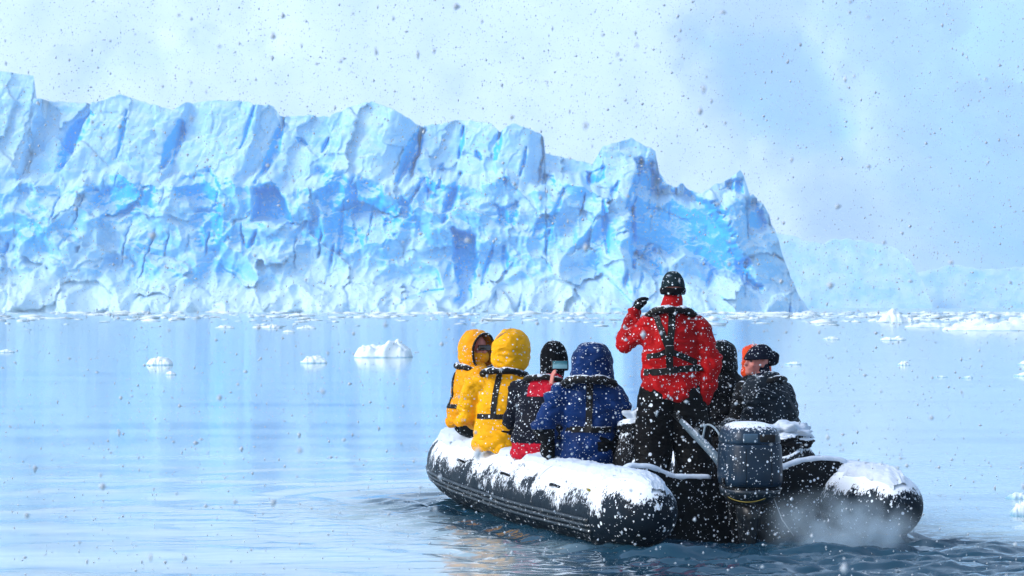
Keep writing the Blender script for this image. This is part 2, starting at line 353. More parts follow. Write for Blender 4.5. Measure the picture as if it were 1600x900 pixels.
def build_glacier():
    tu = np.array([p[0] for p in TOP], float); tv = np.array([p[1] for p in TOP], float)
    us = np.concatenate([np.arange(-320, -20, 4.0), np.arange(-20, 1262, 1.35)])
    def top_fn(u):
        return np.interp(u, tu, tv) + 2.2 * fbm(P3(u / 14, 0 * u, 1 + 0 * u), 3) * sstep(60, 80, u) * (1 + 1.6 * sstep(1100, 1180, u))
    rb = np.random.RandomState(5)
    # tops of the seracs: left edge, right edge, depth, tilt
    blocks = [(-400, 54, -9, .02), (54, 125, 3, -.02), (125, 278, -3, .02), (278, 396, 0, -.03), (396, 440, 2, .05), (440, 530, 4, .0), (530, 655, -5, -.04),
              (655, 722, 5, .03), (722, 782, 2, -.03), (782, 852, -3, .05), (852, 940, 7, .0), (940, 1030, -2, .07), (1030, 1110, 4, .0), (1110, 1160, 0, .05), (1160, 1300, 3, .08)]
    def depth_fn(U, V, T, top):
        wU = U + 10 * fbm(P3(U / 60, V / 60, 1), 3); wV = V + 10 * fbm(P3(U / 60, V / 60, 8), 3)
        ledge = 283 + 34 * fbm(P3(U / 80, 0 * U, 3), 4) + 25 * sstep(850, 1000, U)
        lean = (V - 150) * -.12
        up = sstep(12, -14, V - ledge)                       # 1 on the smooth upper blocks
        blk = np.zeros(U.shape)
        skew = U + (V - 220) * .22 + 9 * fbm(P3(U / 40, V / 50, 77), 3)
        for a, b, dd, tl in blocks:
            w = sstep(a - 3, a + 3, skew) * (1 - sstep(b - 3, b + 3, skew)); blk += w * (dd + tl * (skew - (a + b) / 2) * .9)
        d = lean + up * (blk + 3.0)
        # block faces that turn to the right
        d += up * 9 * sstep(0, 60, skew - 598) * (1 - sstep(655, 660, skew)) + up * 8 * sstep(0, 20, skew - 830) * (1 - sstep(852, 856, skew))
        f0 = fbm(P3(U / 16, V / 16, 51), 3)
        d += up * (.30 * ridged(P3(skew / 22, V / 70, 2), 3) + .15 * fbm(P3(U / 7, V / 7, 3), 3) * .5 + 1.0 * fbm(P3(U / 45, V / 38, 15), 3) + 1.5 * cells(skew + 5 * f0, V + 5 * f0, 46, 80, 3, 1.2) + .22 * cells(skew + 3 * f0, V, 19, 34, 9, 1.0))
        # broken lower face
        low = 1 - up; scar = np.zeros(U.shape)
        for poly, dep, bl, soft in SCARS[:6]: scar = np.maximum(scar, sstep(-4, 8, inside(U, V, poly)))
        f1 = ridged(P3(wU / 75, wV / 95, 4), 3, .42); f2 = np.abs(fbm(P3(wU / 24, wV / 30, 12), 4)); f3 = fbm(P3(wU / 5, wV / 5, 20), 3)
        crack = 1 - sstep(.0, .05, np.abs(noise(P3((U + V * .16 + 2.5 * f0) / 40, V / 300, 91)))); crack = crack * sstep(.0, .35, noise(P3(U / 70, V / 60, 95)))
        dg = wU * .8 + wV * .6; dh = wV * .8 - wU * .6
        f4 = ridged(P3(dg / 60, dh / 22, 31), 3)
        d += low * (-4.8 * f1 + .45 * f2 + .08 * f3 - .45 * f4 + 3.0 * crack + 2.2 * cells(wU + 6 * f0, wV * 1.0 + 6 * f0, 62, 56, 21, 1.3) + .4 * cells(wU + 5 * f0, wV + 5 * f0, 28, 34, 44, 1.3) + .09 * cells(U + 4 * f0, V + 4 * f0, 11, 12, 70, 1.2)) * (1 - .7 * scar)
        # buttress and slope on the right
        d += 26 * sstep(1100, 1262, U) ** 1.5
        d += -5 * np.exp(-((U - 955 + (V - 400) * .25) / 32) ** 2) * sstep(215, 300, V)
        # talus at the waterline
        d += -10 * sstep(400, 490, V) ** 2
        blue = .35 + .12 * fbm(P3(U / 60, V / 50, 61), 3) + low * (.12 + .22 * fbm(P3(wU / 110, wV / 80, 6), 2) - .07 * f4)
        blue += .45 * low * crack + .08 * low * sstep(.1, .75, f2) + .10 * low * sstep(330, 300, np.abs(V - 330) + 250)
        for pts, w, dep, bl in CLEFTS:
            ds, par = poly_dist(wU * .35 + U * .65, wV * .35 + V * .65, pts)
            ww = w * (.35 + .8 * np.sin(np.pi * np.clip(par, .06, .94)) + .25 * noise(P3(U / 8, V / 8, 2)))
            g = np.exp(-(ds / np.maximum(ww, .8)) ** 2 * .9); d += dep * .42 * g; blue += 1.8 * bl * sstep(.1, .7, g)
        rag = 7 * fbm(P3(U / 20, V / 20, 40), 4)
        for poly, dep, bl, soft in SCARS:
            e = inside(U, V, poly) + rag * min(1.6, soft / 5)
            m = sstep(-soft * .6, soft * .7, e); d += dep * m; blue += bl * m * (.85 + .3 * fbm(P3(U / 12, V / 12, 14), 3))
        blue -= .35 * sstep(420, 480, V) * sstep(980, 900, U) - .05
        return d, np.clip(blue, 0, 1.1)
    o = cliff_mesh('ice_face', us, 250, top_fn, 493.0, 800.0, depth_fn, ice_mat('glacier_ice', .2 * 4))
    g = empty('glacier', (0, 800, 0)); o.parent = g; o.location = (0, -800, 0)
    tag(g, 'towering glacier front of white seracs and blue ice across the bay', 'glacier')
build_glacier()

def build_far_cliff(tops, D, base, name, label):
    tu = np.array([p[0] for p in tops], float); tv = np.array([p[1] for p in tops], float)
    us = np.arange(tu[0], tu[-1], 3.0)
    def depth_fn(U, V, T, top):
        f = ridged(P3(U / 50, V / 60, D * .01), 4) * -1.2 + np.abs(fbm(P3(U / 18, V / 22, 3), 3)) * 1
        return (V - 380) * -.35 + f, np.clip(.30 + .2 * fbm(P3(U / 30, V / 26, 9), 3) + .1 * sstep(0, 12, V - top), 0, 1)
    o = cliff_mesh(name, us, 50, lambda u: np.interp(u, tu, tv) + 3 * fbm(P3(u / 16, 0 * u, 5 + 0 * u), 3), base, D, depth_fn, ice_mat(name + '_ice', D / 1000))
    tag(o, label, 'ice cliff', 'far ice cliffs')
build_far_cliff([(1150, 400), (1205, 362), (1240, 368), (1262, 376), (1285, 380), (1300, 374), (1330, 372), (1370, 380), (1400, 386), (1420, 408), (1436, 440), (1450, 480)],
                2230, 484, 'ice_cliff', 'hazy blue ice cliff just right of the glacier')
build_far_cliff([(1380, 430), (1440, 424), (1480, 414), (1540, 422), (1600, 416), (1700, 426), (1900, 420)], 2290, 484, 'ice_cliff', 'fainter low ice cliff at the right edge behind the bay')

# ================================================================ FLOATING ICE
def ice_piece(name, cx, base_v, w_px, prof, label, group, seed, depth_ratio=.7):
    """a floating lump; prof = heights in px from left to right; sits in the water at the distance of row base_v"""
    D = FOC * CAMH / (base_v - HOR); k = D / FOC; X0 = (cx - 800) * k; W = w_px * k
    nu, nv = 40, 22
    u = np.linspace(-1, 1, nu)[:, None]; v = np.linspace(-1, 1, nv)[None, :]
    Hh = np.interp(u, np.linspace(-1, 1, len(prof)), np.array(prof, float) * k)
    ang_r = np.sqrt(np.clip(1 - u ** 2, 0, 1)) ** .5
    nz = fbm(P3(u * 3 + seed, v * 3, seed * 1.7), 4)
    Yl = v * W * .5 * depth_ratio * (ang_r + .12) * (1 + .18 * nz)
    edge = np.clip(1 - np.abs(v) ** 3.2, 0, 1)
    Zl = Hh * edge ** .6 * (1 + .25 * nz) + .04 * W * nz * edge * (Hh > 0)
    Xl = u * W * .5 + .05 * W * noise(P3(u * 2, v * 2, seed)) + 0 * v
    Zl = np.where((np.abs(v) > .99) | (np.abs(u) > .99), -.12 * W * .3, np.maximum(Zl, .012 * W))
    # undercut at the waterline
    V = np.stack([Xl + 0 * Yl, Yl, Zl], -1)
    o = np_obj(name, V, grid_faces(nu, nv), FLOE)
    o.location = (X0, D + W * .5 * depth_ratio, 0)
    tag(o, label, 'ice floe', group); return o
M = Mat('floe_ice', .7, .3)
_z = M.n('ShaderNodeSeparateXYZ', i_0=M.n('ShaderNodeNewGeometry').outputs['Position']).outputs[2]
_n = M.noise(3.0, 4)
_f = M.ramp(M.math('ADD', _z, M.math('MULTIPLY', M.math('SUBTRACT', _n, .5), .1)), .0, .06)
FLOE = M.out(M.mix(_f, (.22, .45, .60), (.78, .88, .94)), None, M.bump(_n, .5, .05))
G1, G2 = 'small ice floes on the calm water', 'larger bergy bits among the brash ice'
ice_piece('ice_floe', 247, 571, 42, [1, 9, 10, 12, 12, 3], 'flat white ice floe left, beside a tiny one', G1, 1)
ice_piece('ice_floe', 266, 586, 18, [1, 4, 6, 4, 1], 'tiny white ice lump just below the leftmost flat floe', G1, 2)
ice_piece('ice_floe', 489, 568, 42, [2, 9, 11, 10, 3], 'rounded white ice floe with dark waterline, between two others', G1, 3)
ice_piece('ice_floe', 597, 559, 90, [3, 15, 18, 14, 22, 24, 20, 8], 'largest humped white ice floe left of the boat', G1, 4)
ice_piece('ice_floe', 351, 513, 30, [1, 3, 4, 3, 1], 'thin distant ice floe left of the pair of floes', G1, 5)
ice_piece('ice_floe', 424, 513, 26, [1, 4, 6, 5, 2], 'distant white floe, upper left of a close pair', G1, 6)
ice_piece('ice_floe', 450, 520, 20, [1, 4, 4, 2], 'distant white floe, lower right of a close pair', G1, 7)
ice_piece('ice_floe', 478, 514, 30, [1, 3, 5, 4, 1], 'distant low floe just right of the close pair', G1, 8)
ice_piece('ice_floe', 8, 551, 26, [1, 4, 4, 1], 'thin ice sliver at the left edge of the water', G1, 9)
ice_piece('ice_floe', 1413, 571, 20, [1, 5, 6, 1], 'small white ice lump on open water at right', G1, 10)
ice_piece('ice_floe', 1240, 570, 26, [1, 3, 4, 2], 'small floe beside the seated passenger in dark jacket', G1, 21)
ice_piece('ice_floe', 1300, 531, 26, [1, 4, 4, 1], 'low floe right of the boat in front of the brash', G1, 11)
ice_piece('ice_floe', 1398, 532, 40, [1, 5, 3, 6, 1], 'double humped low floe below the white bergy bit', G1, 12)
ice_piece('ice_floe', 1470, 590, 24, [1, 2, 2, 1], 'thin ice sliver on the open water at right', G1, 13)
ice_piece('ice_floe', 1512, 591, 18, [1, 2, 3, 1], 'smaller ice sliver right of another sliver', G1, 14)
ice_piece('ice_floe', 1603, 570, 24, [1, 4, 8, 6], 'upper white ice lump cut by the right edge', G1, 15)
ice_piece('ice_floe', 1601, 588, 30, [1, 4, 6, 5], 'lower white ice lump cut by the right edge', G1, 16)
ice_piece('bergy_bit', 1403, 504, 54, [3, 12, 19, 16, 8, 9, 4], 'white peaked bergy bit in the brash right of the boat', G2, 17)
ice_piece('bergy_bit', 1560, 517, 165, [2, 8, 11, 17, 12, 13, 19, 22, 21], 'long low snowy berg at the right edge with blue undercut', G2, 18, .35)
ice_piece('bergy_bit', 1452, 512, 70, [1, 4, 6, 7, 5, 5], 'low white berg with blue hollow joining the brash at right', G2, 19, .4)
ice_piece('ice_floe', 1598, 806, 34, [6, 17, 22, 20], 'rounded clear ice chunk near the boat at right edge', G1, 20)
ice_piece('ice_floe', 1594, 780, 40, [2, 7, 8, 7], 'thin ice plate near the boat at right edge', G1, 22)

def build_brash():
    r = np.random.RandomState(3); Vs, Fs, n = [], [], 0
    bm = bmesh.new(); bmesh.ops.create_icosphere(bm, subdivisions=1, radius=1)
    bv = np.array([v.co[:] for v in bm.verts]); bf = np.array([[v.index for v in f.verts] for f in bm.faces]); bm.free()
    N = 9000
    v = HOR + 11 + 34 * r.rand(N) ** 1.9; u = r.uniform(-500, 2100, N)
    keep = fbm(P3(u / 90, v / 3.2, 0 * u), 3) + .25 - .9 * sstep(497, 515, v) + .25 * (u > 1080) > r.rand(N) * .6
    for a, b in zip(u[keep], v[keep]):
        D = FOC * CAMH / (b - HOR)
        if D > 770 and a < 1270: continue
        s = r.gamma(1.5, .18) * (D / 330) ** .6
        P = bv * (1 + .35 * r.randn(len(bv), 1)) * np.array([s * r.uniform(.8, 2.4), s * r.uniform(.7, 1.5), s * r.uniform(.12, .5)])
        P += np.array([(a - 800) / FOC * D, D, .05 * s]); Vs.append(P); Fs.append(bf + n); n += len(bv)
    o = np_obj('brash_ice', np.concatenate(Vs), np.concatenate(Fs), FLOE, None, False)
    tag(o, 'band of broken white brash ice drifting before the glacier', None, None, 'stuff')
build_brash()
# ================================================================ INFLATABLE BOAT
BO, BA = Vector((1.895, 19.8, 0)), R(18)
BM = Matrix.Translation(BO) @ Matrix.Rotation(BA, 4, 'Z')
def W2B(p): return BM.inverted() @ Vector(p)
def catmull(pts, n):
    pts = [np.array(p, float) for p in pts]; P = [2 * pts[0] - pts[1]] + pts + [2 * pts[-1] - pts[-2]]; out = []
    for k in range(1, len(P) - 2):
        for t in np.linspace(0, 1, n, endpoint=False):
            a, b, c, d = P[k - 1], P[k], P[k + 1], P[k + 2]
            out.append(.5 * ((2 * b) + (c - a) * t + (2 * a - 5 * b + 4 * c - d) * t * t + (3 * b - 3 * c + d - a) * t ** 3))
    out.append(pts[-1]); return np.array(out)
def frames(C):
    T = np.gradient(C, axis=0); T /= np.linalg.norm(T, axis=1)[:, None]
    S = np.cross(T, np.array([0, 0, 1.0])); S /= np.maximum(np.linalg.norm(S, axis=1), 1e-6)[:, None]
    return T, S, np.cross(S, T)
def sweep(name, C, rad, mat, parent, nseg=12, cap=True, flat=1.0):
    C = np.asarray(C, float); T, S, N = frames(C); rad = np.broadcast_to(np.asarray(rad, float), (len(C),))
    th = np.linspace(0, 2 * np.pi, nseg, endpoint=False)
    V = C[:, None, :] + rad[:, None, None] * (S[:, None, :] * np.cos(th)[None, :, None] + flat * N[:, None, :] * np.sin(th)[None, :, None])
    F = []
    n = len(C)
    i = np.arange(n - 1)[:, None]; j = np.arange(nseg)[None, :]; j2 = (j + 1) % nseg
    F = np.stack([i * nseg + j, i * nseg + j2, (i + 1) * nseg + j2, (i + 1) * nseg + j], -1).reshape(-1, 4)
    if cap:
        V = np.concatenate([V.reshape(-1, 3), C[:1], C[-1:]]); a, b = n * nseg, n * nseg + 1; jj = np.arange(nseg); kk = (jj + 1) % nseg
        F = np.concatenate([F, np.stack([kk, jj, 0 * jj + a, 0 * jj + a], -1), np.stack([(n - 1) * nseg + jj, (n - 1) * nseg + kk, 0 * jj + b, 0 * jj + b], -1)])
        bm = bmesh.new(); vs = [bm.verts.new(v) for v in V]
        for f in F:
            q = list(dict.fromkeys(int(x) for x in f)); bm.faces.new([vs[x] for x in q])
        return bm_obj(name, bm, mat, parent)
    return np_obj(name, V, F, mat, parent)
def rbox(bm, c, s, bev=.01, rot=None, seg=2):
    t = bmesh.new(); bmesh.ops.create_cube(t, size=1.0); bmesh.ops.scale(t, vec=s, verts=t.verts)
    if bev > 0: bmesh.ops.bevel(t, geom=t.edges[:], offset=bev, segments=seg, affect='EDGES', profile=.5)
    M_ = Matrix.Translation(Vector(c)) @ (rot.to_matrix().to_4x4() if rot is not None else Matrix())
    bmesh.ops.transform(t, matrix=M_, verts=t.verts)
    me = bpy.data.meshes.new('t'); t.to_mesh(me); t.free(); bm.from_mesh(me); bpy.data.meshes.remove(me)

# ---- materials
def rubber_mat():
    M = Mat('tube_rubber', .45, .07)
    n = M.noise(6, 4); fine = M.noise(60, 3)
    base = M.mix(M.ramp(n, .3, .7), (.003, .008, .015), (.007, .015, .026))
    # snow caught on the fabric, thick above and breaking into specks below
    st = M.noise(1.0, 5, M.co((55, 55, 22)), .75)
    up = M.math('ADD', M.nz(), M.math('MULTIPLY', M.math('ADD', M.math('SUBTRACT', st, .5), M.math('MULTIPLY', M.math('SUBTRACT', M.noise(4.0, 3), .5), 1.15)), 1.7))
    f = M.math('MAXIMUM', M.ramp(up, .36, .46), M.math('MAXIMUM', M.specks(22, .35), M.specks(48, .45)))
    return M.out(M.mix(f, base, SNOWC), M.math('ADD', M.ramp(n, .3, .7, .32, .5), M.math('MULTIPLY', f, .3)), M.bump(M.math('ADD', fine, M.math('MULTIPLY', f, 1.5)), .3, .006))
RUB = rubber_mat(); SNOW = snow_mat('settled_snow', 16.0, (.54, .63, .75))
BLACK = plain_mat('black_rubber', (.005, .007, .010), .5, .1, .5, .1)
STRAKE = plain_mat('grey_strake', (.018, .03, .042), .4, .4, .3)
DARKPL = plain_mat('dark_board', (.004, .006, .009), .45, .08, .5, .05)
FLOORM = plain_mat('boat_floor', (.03, .035, .04), .7, .3, .6, .6)
YEL = plain_mat('yellow_marking', (.30, .24, .03), .5)

boat = empty('inflatable_boat', BO, BA)
tag(boat, 'black inflatable boat with snow covered tubes carrying the passengers', 'boat')
TR, TX = .315, 1.03
def zc(y): return .25 + .17 * max(0, (y - 1.6) / 4.4) ** 1.6
half = [(-TX, y, zc(y)) for y in (.1, .8, 1.6, 2.4, 3.2, 4.0)] + [(-1.0, 4.6, zc(4.6)), (-.84, 5.2, zc(5.2)), (-.5, 5.68, zc(5.6)), (0, 5.86, zc(5.8))]
full = half + [(-x, y, z) for x, y, z in half[-2::-1]]
TC = catmull(full, 7)
def trad(C): return TR - .03 * np.clip((C[:, 1] - 3.5) / 2.3, 0, 1)
hull = sweep('hull_tube', TC, trad(TC), RUB, boat, 40, False)
def cone_pts(sx):
    ys = np.array([.14, .03, -.09, -.20, -.31, -.40, -.47, -.52, -.55, -.558]); rr = np.array([1.012, 1.0, .96, .90, .82, .72, .60, .43, .24, .03]) * TR
    return np.stack([0 * ys + sx * TX, ys, .25 + .06 * (ys - .14) / -.6], -1), rr
for sx in (-1, 1):
    C, rr = cone_pts(sx); sweep('tube_cone', C[::-1], rr[::-1], RUB, boat, 40, False)
# seams, strakes and patches
def on_tube(y0, y1, sx, ang, off=0.0, n=30):
    """points on the tube surface; ang measured from straight up towards the outside"""
    ys = np.linspace(y0, y1, n); out = []
    for y in ys:
        k = np.argmin(np.abs(TC[:len(TC) // 2 + 1, 1] - y)); i0 = max(0, min(len(TC) // 2 - 1, k if TC[k, 1] <= y else k - 1))
        a, b = TC[i0], TC[i0 + 1]; t = (y - a[1]) / max(1e-6, b[1] - a[1]); c = a + (b - a) * t
        r = float(trad(c[None])[0]) + off
        tan = (b - a) / np.linalg.norm(b - a); side = np.cross(np.array([0, 0, 1.0]), tan); side /= np.linalg.norm(side); nn = np.cross(tan, side)
        p = c + r * (side * math.sin(ang) + nn * math.cos(ang))      # side points outboard on the port half
        out.append((p[0] * (1 if sx < 0 else -1), p[1], p[2]))
    return out
for sx in (-1, 1):
    for ang in (1.72, 1.86, 2.0):
        sweep('rubbing_strake', on_tube(.1, 5.2, sx, ang, .004), .014, STRAKE, boat, 8)
    for y in (.14, 1.5, 2.9, 4.2):
        C = on_tube(y - .016, y + .016, sx, 0, -TR, 3); C = np.array(C); C[:, 0] = sx * np.abs(C[:, 0])
        sweep('tube_seam', C, float(trad(C)[0]) + .004, RUB, boat, 40, False)
    for y in (1.0, 2.3, 3.6):
        pts = on_tube(y - .12, y + .12, sx, 1.05, .0, 7); P_ = np.array(pts); arch = np.sin(np.linspace(0, np.pi, 7)) * .035
        P_[:, 0] += sx * arch * .8; P_[:, 2] += arch * .5
        sweep('grab_handle', P_, .011, BLACK, boat, 8)
# grab line looped along the inside of the tubes
for sx in (-1, 1):
    pts = []
    for k, y in enumerate(np.linspace(.5, 4.4, 27)):
        p = on_tube(y, y + .01, sx, -.75 - .10 * math.sin(k * math.pi / 3) ** 2, .012, 2)[0]; pts.append(p)
    sweep('grab_line', pts, .008, BLACK, boat, 6)
bmv = bmesh.new(); pv = on_tube(.22, .30, -1, .98, .006, 2)
rbox(bmv, pv[0], (.012, .06, .03), .003, Euler((0, -.6, 0))); bm_obj('valve_tag', bmv, YEL, boat)
# floor, keel and transom
bmf = bmesh.new(); ol = [(-.80, .36), (.80, .36), (.80, 4.2), (.62, 4.8), (.3, 5.3), (-.3, 5.3), (-.62, 4.8), (-.80, 4.2)]
vt = [bmf.verts.new((x, y, .20)) for x, y in ol]; vb = [bmf.verts.new((x * .85, y, -.18)) for x, y in ol]
bmf.faces.new(vt); bmf.faces.new(vb[::-1])
for k in range(8): bmf.faces.new((vt[k], vt[(k + 1) % 8], vb[(k + 1) % 8], vb[k]))
bm_obj('floor', bmf, FLOORM, boat, False)
TY = .34
prof = [(-.98, .545), (-.90, .585), (-.74, .575), (-.62, .53), (-.52, .495), (-.34, .49), (-.22, .485), (-.16, .42), (.16, .42), (.24, .475), (.40, .55), (.56, .60), (.74, .615), (.90, .60), (.98, .56)]
bmt = bmesh.new()
for yy in (TY, TY + .06):
    pass
fr = [bmt.verts.new((x, TY, z)) for x, z in prof] + [bmt.verts.new((.98, TY, -.15)), bmt.verts.new((-.98, TY, -.15))]
bk = [bmt.verts.new((x, TY + .06, z)) for x, z in prof] + [bmt.verts.new((.98, TY + .06, -.15)), bmt.verts.new((-.98, TY + .06, -.15))]
bmt.faces.new(fr); bmt.faces.new(bk[::-1]); n_ = len(fr)
for k in range(n_): bmt.faces.new((fr[k], fr[(k + 1) % n_], bk[(k + 1) % n_], bk[k]))
bmesh.ops.triangulate(bmt, faces=[f for f in bmt.faces if len(f.verts) > 4])
transom = bm_obj('transom', bmt, DARKPL, boat, False)
for seg in (prof[:7], prof[9:]):
    C = catmull([(x, TY + .03, z + .008) for x, z in seg], 6); C[:, 2] += .006 * np.array([noise(np.array([[c[0] * 14, 0, 0]]))[0] for c in C])
    rr = .033 * (1 + .3 * np.array([noise(np.array([[c[0] * 9, 3, 0]]))[0] for c in C])); rr[0] *= .6; rr[-1] *= .45
    sweep('snow_ridge', C, rr, SNOW, transom, 12, True, .85)
for x, z in ((-.52, .2), (.52, .2)):
    bmd = bmesh.new(); bmesh.ops.create_cone(bmd, cap_ends=True, segments=20, radius1=.05, radius2=.05, depth=.03)
    bmesh.ops.rotate(bmd, matrix=Matrix.Rotation(R(90), 3, 'X'), verts=bmd.verts); bmesh.ops.translate(bmd, vec=(x, TY - .018, z), verts=bmd.verts)
    bm_obj('drain_plug', bmd, BLACK, transom)
# snow lying on the tubes: a real layer with a ragged lower edge
def tube_snow(C, rad, name, out_edge, in_edge, seed, thick=.030):
    T, S, N = frames(C); nth = 44
    th = np.linspace(-1, 1, nth)[None, :]; s = np.cumsum(np.r_[0, np.linalg.norm(np.diff(C, axis=0), axis=1)])[:, None]
    S_out = np.where(((S[:, 0] * C[:, 0]) > 0)[:, None], S, -S)
    mid = np.abs(C[:, 0]) < .25
    eo = out_edge(C) [:, None] * (1 + .22 * fbm(P3(s * 5, 0 * s, seed + 0 * s), 4)); ei = in_edge * (1 + .15 * fbm(P3(s * 4, 0 * s, seed + 5 + 0 * s), 3))
    A = np.where(th > 0, th * eo, th * ei); e = 1 - np.abs(th)
    tk = thick * sstep(0, .35, e) * (1 + .35 * fbm(P3(s * 6, A * 3, seed + 2), 4)) + .008 * fbm(P3(s * 26, A * 14, seed), 3) * sstep(0, .1, e) - .012 * (e < .03)
    tk += .005 * ridged(P3(s * 7 + A * 5, A * 1.2, seed + 9), 3) * sstep(.1, .4, e)
    rr = rad[:, None] + tk
    V = C[:, None, :] + rr[..., None] * (S_out[:, None, :] * np.sin(A)[..., None] + N[:, None, :] * np.cos(A)[..., None])
    return np_obj(name, V, grid_faces(len(C), nth), SNOW, boat)
q = len(TC) // 2 + 1
for sx in (-1, 1):
    C = catmull([p for p in half], 22); C[:, 0] *= -sx if sx > 0 else 1
    C = C.copy(); 
    if sx > 0: C[:, 0] = np.abs(C[:, 0])
    C = C[:-6]
    tube_snow(C, trad(C), 'snow_cover', lambda c: .46 + .28 * np.clip((c[:, 1] - 2.5) / 2, 0, 1), .55, 3.0 + sx)
    C, rr = cone_pts(sx); C = catmull(C[:8], 6); rr = np.interp(-C[:, 1], -cone_pts(sx)[0][:, 1], rr)
    tube_snow(C, rr, 'snow_cover', lambda c: np.clip(.7 + (c[:, 1] - .14) * .75, .05, 2), .7, 8.0 + sx, .026)

# ================================================================ OUTBOARD MOTOR
COWL = plain_mat('motor_paint', (.008, .026, .055), .38, .25, .30, -.02, .35, 7.0)
COWLTOP = plain_mat('motor_cap_paint', (.014, .036, .07), .38, .25, .35, .42, .3, 9.0)
motor = empty('outboard_motor', BM @ Vector((-.02, .06, 0)), BA + R(-8)); motor.scale = (.93, .95, 1)
tag(motor, 'blue grey outboard motor with snowy cap hung on the transom', 'outboard motor')
def loft(name, rings, mat, parent, nseg=40, ex=3.2):
    """rings: (z, cx, cy, half width, half length)"""
    th = np.linspace(0, 2 * np.pi, nseg, endpoint=False); c, s = np.cos(th), np.sin(th)
    sx = np.sign(c) * np.abs(c) ** (2 / ex); sy = np.sign(s) * np.abs(s) ** (2 / ex); bm = bmesh.new(); R_ = []
    for z, cx, cy, a, b in rings: R_.append([bm.verts.new((cx + a * x, cy + b * y, z)) for x, y in zip(sx, sy)])
    for r0, r1 in zip(R_[:-1], R_[1:]):
        for k in range(nseg): bm.faces.new((r0[k], r0[(k + 1) % nseg], r1[(k + 1) % nseg], r1[k]))
    bm.faces.new(R_[0][::-1]); bm.faces.new(R_[-1]); return bm_obj(name, bm, mat, parent)
cowl = loft('cowl', [(.448, 0, -.02, .222, .285), (.462, 0, -.02, .238, .305), (.50, 0, -.02, .247, .315), (.60, 0, -.015, .248, .315), (.76, 0, -.01, .240, .305), (.775, 0, -.01, .236, .30), (.782, 0, -.01, .225, .29)], COWL, motor)
cap_ = loft('cowl_cap', [(.779, 0, -.005, .222, .288), (.79, 0, -.005, .236, .30), (.85, 0, 0, .228, .292), (.895, 0, .005, .208, .27), (.925, 0, .01, .172, .232), (.942, 0, .015, .115, .17), (.948, 0, .015, .05, .08)], COWLTOP, motor)
bmv = bmesh.new(); rbox(bmv, (.075, -.292, .828), (.135, .03, .062), .012); bm_obj('air_vent', bmv, plain_mat('vent_dark', (.004, .005, .007), .8), cap_)
bmv = bmesh.new(); rbox(bmv, (-.07, -.290, .830), (.125, .03, .07), .008); bm_obj('badge_plate', bmv, plain_mat('badge_grey', (.05, .11, .18), .35, .5, .25), cap_)
loft('cowl_gasket', [(.428, 0, -.02, .226, .29), (.434, 0, -.02, .234, .30), (.447, 0, -.02, .228, .294)], BLACK, motor)
loft('lower_cowl', [(.30, 0, .03, .11, .17), (.34, 0, .01, .18, .24), (.39, 0, -.015, .226, .29), (.428, 0, -.02, .236, .30)], plain_mat('lower_paint', (.008, .02, .035), .4, .5, .35), motor)
loft('leg', [(-.55, 0, .06, .035, .12), (-.2, 0, .06, .04, .13), (.0, 0, .05, .06, .14), (.18, 0, .04, .085, .15), (.31, 0, .03, .105, .165)], plain_mat('leg_paint', (.005, .01, .016), .4, .5, .4), motor, 24, 2.3)
loft('cavitation_plate', [(-.22, 0, .0, .12, .28), (-.205, 0, .0, .12, .28)], BLACK, motor, 24, 2.3)
sweep('gearcase', [(0, .22, -.45), (0, .12, -.45), (0, -.1, -.45), (0, -.18, -.45)], [.02, .06, .055, .03], BLACK, motor, 16)
pr = empty('propeller', (0, -.21, -.45), 0, motor)
for k in range(3):
    bmp = bmesh.new(); bmesh.ops.create_uvsphere(bmp, u_segments=12, v_segments=8, radius=1); bmesh.ops.scale(bmp, vec=(.06, .012, .12), verts=bmp.verts)
    bmesh.ops.translate(bmp, vec=(0, 0, .1), verts=bmp.verts); bmesh.ops.rotate(bmp, matrix=Matrix.Rotation(.5, 3, 'Z'), verts=bmp.verts)
    bmesh.ops.rotate(bmp, matrix=Matrix.Rotation(k * 2.094, 3, 'Y'), verts=bmp.verts); bm_obj('blade', bmp, BLACK, pr)
bmb = bmesh.new(); rbox(bmb, (0, .26, .30), (.22, .12, .30), .02); rbox(bmb, (0, .30, .05), (.16, .06, .4), .02); bm_obj('clamp_bracket', bmb, BLACK, motor)
tl = sweep('tiller_handle', [(-.15, .26, .56), (-.20, .36, .66), (-.26, .50, .75), (-.32, .66, .83), (-.38, .82, .92)], [.034, .036, .035, .03, .024], plain_mat('tiller_grey', (.08, .13, .18), .45, .3, .3, .25), motor, 14)
sweep('rubber_grip', [(-.365, .79, .90), (-.42, .94, .985)], [.027, .029], BLACK, tl, 12)
sweep('throttle_cable', catmull([(-.12, .28, .70), (-.17, .42, .86), (-.24, .50, .90), (-.27, .52, .78)], 8), .009, plain_mat('cable_grey', (.2, .28, .35), .4), tl, 8)
for x_ in (-.12, .10): sweep('panel_seam', [(x_, -.334, .47), (x_, -.3375, .5), (x_, -.3365, .62), (x_ * .98, -.325, .75)], .0035, BLACK, cowl, 6)
bml = bmesh.new(); rbox(bml, (-.243, -.08, .49), (.02, .09, .05), .006); bm_obj('latch', bml, BLACK, cowl)
sweep('fuel_hose', catmull([(.14, .22, .34), (.25, .36, .40), (.33, .52, .30), (.40, .8, .25)], 8), .011, BLACK, motor, 8)
th = np.linspace(3.5, 4.9, 16); sweep('pull_cord', [(.235 * math.cos(t), -.02 + .315 * math.sin(t), .37 - .03 * math.sin((t - 3.5) * 2.2)) for t in th], .003, YEL, motor, 6)
sweep('tell_tale_hose', [(.15, -.22, .36), (.20, -.29, .2), (.28, -.36, .08)], .004, plain_mat('hose_grey', (.3, .34, .38), .4), motor, 6)

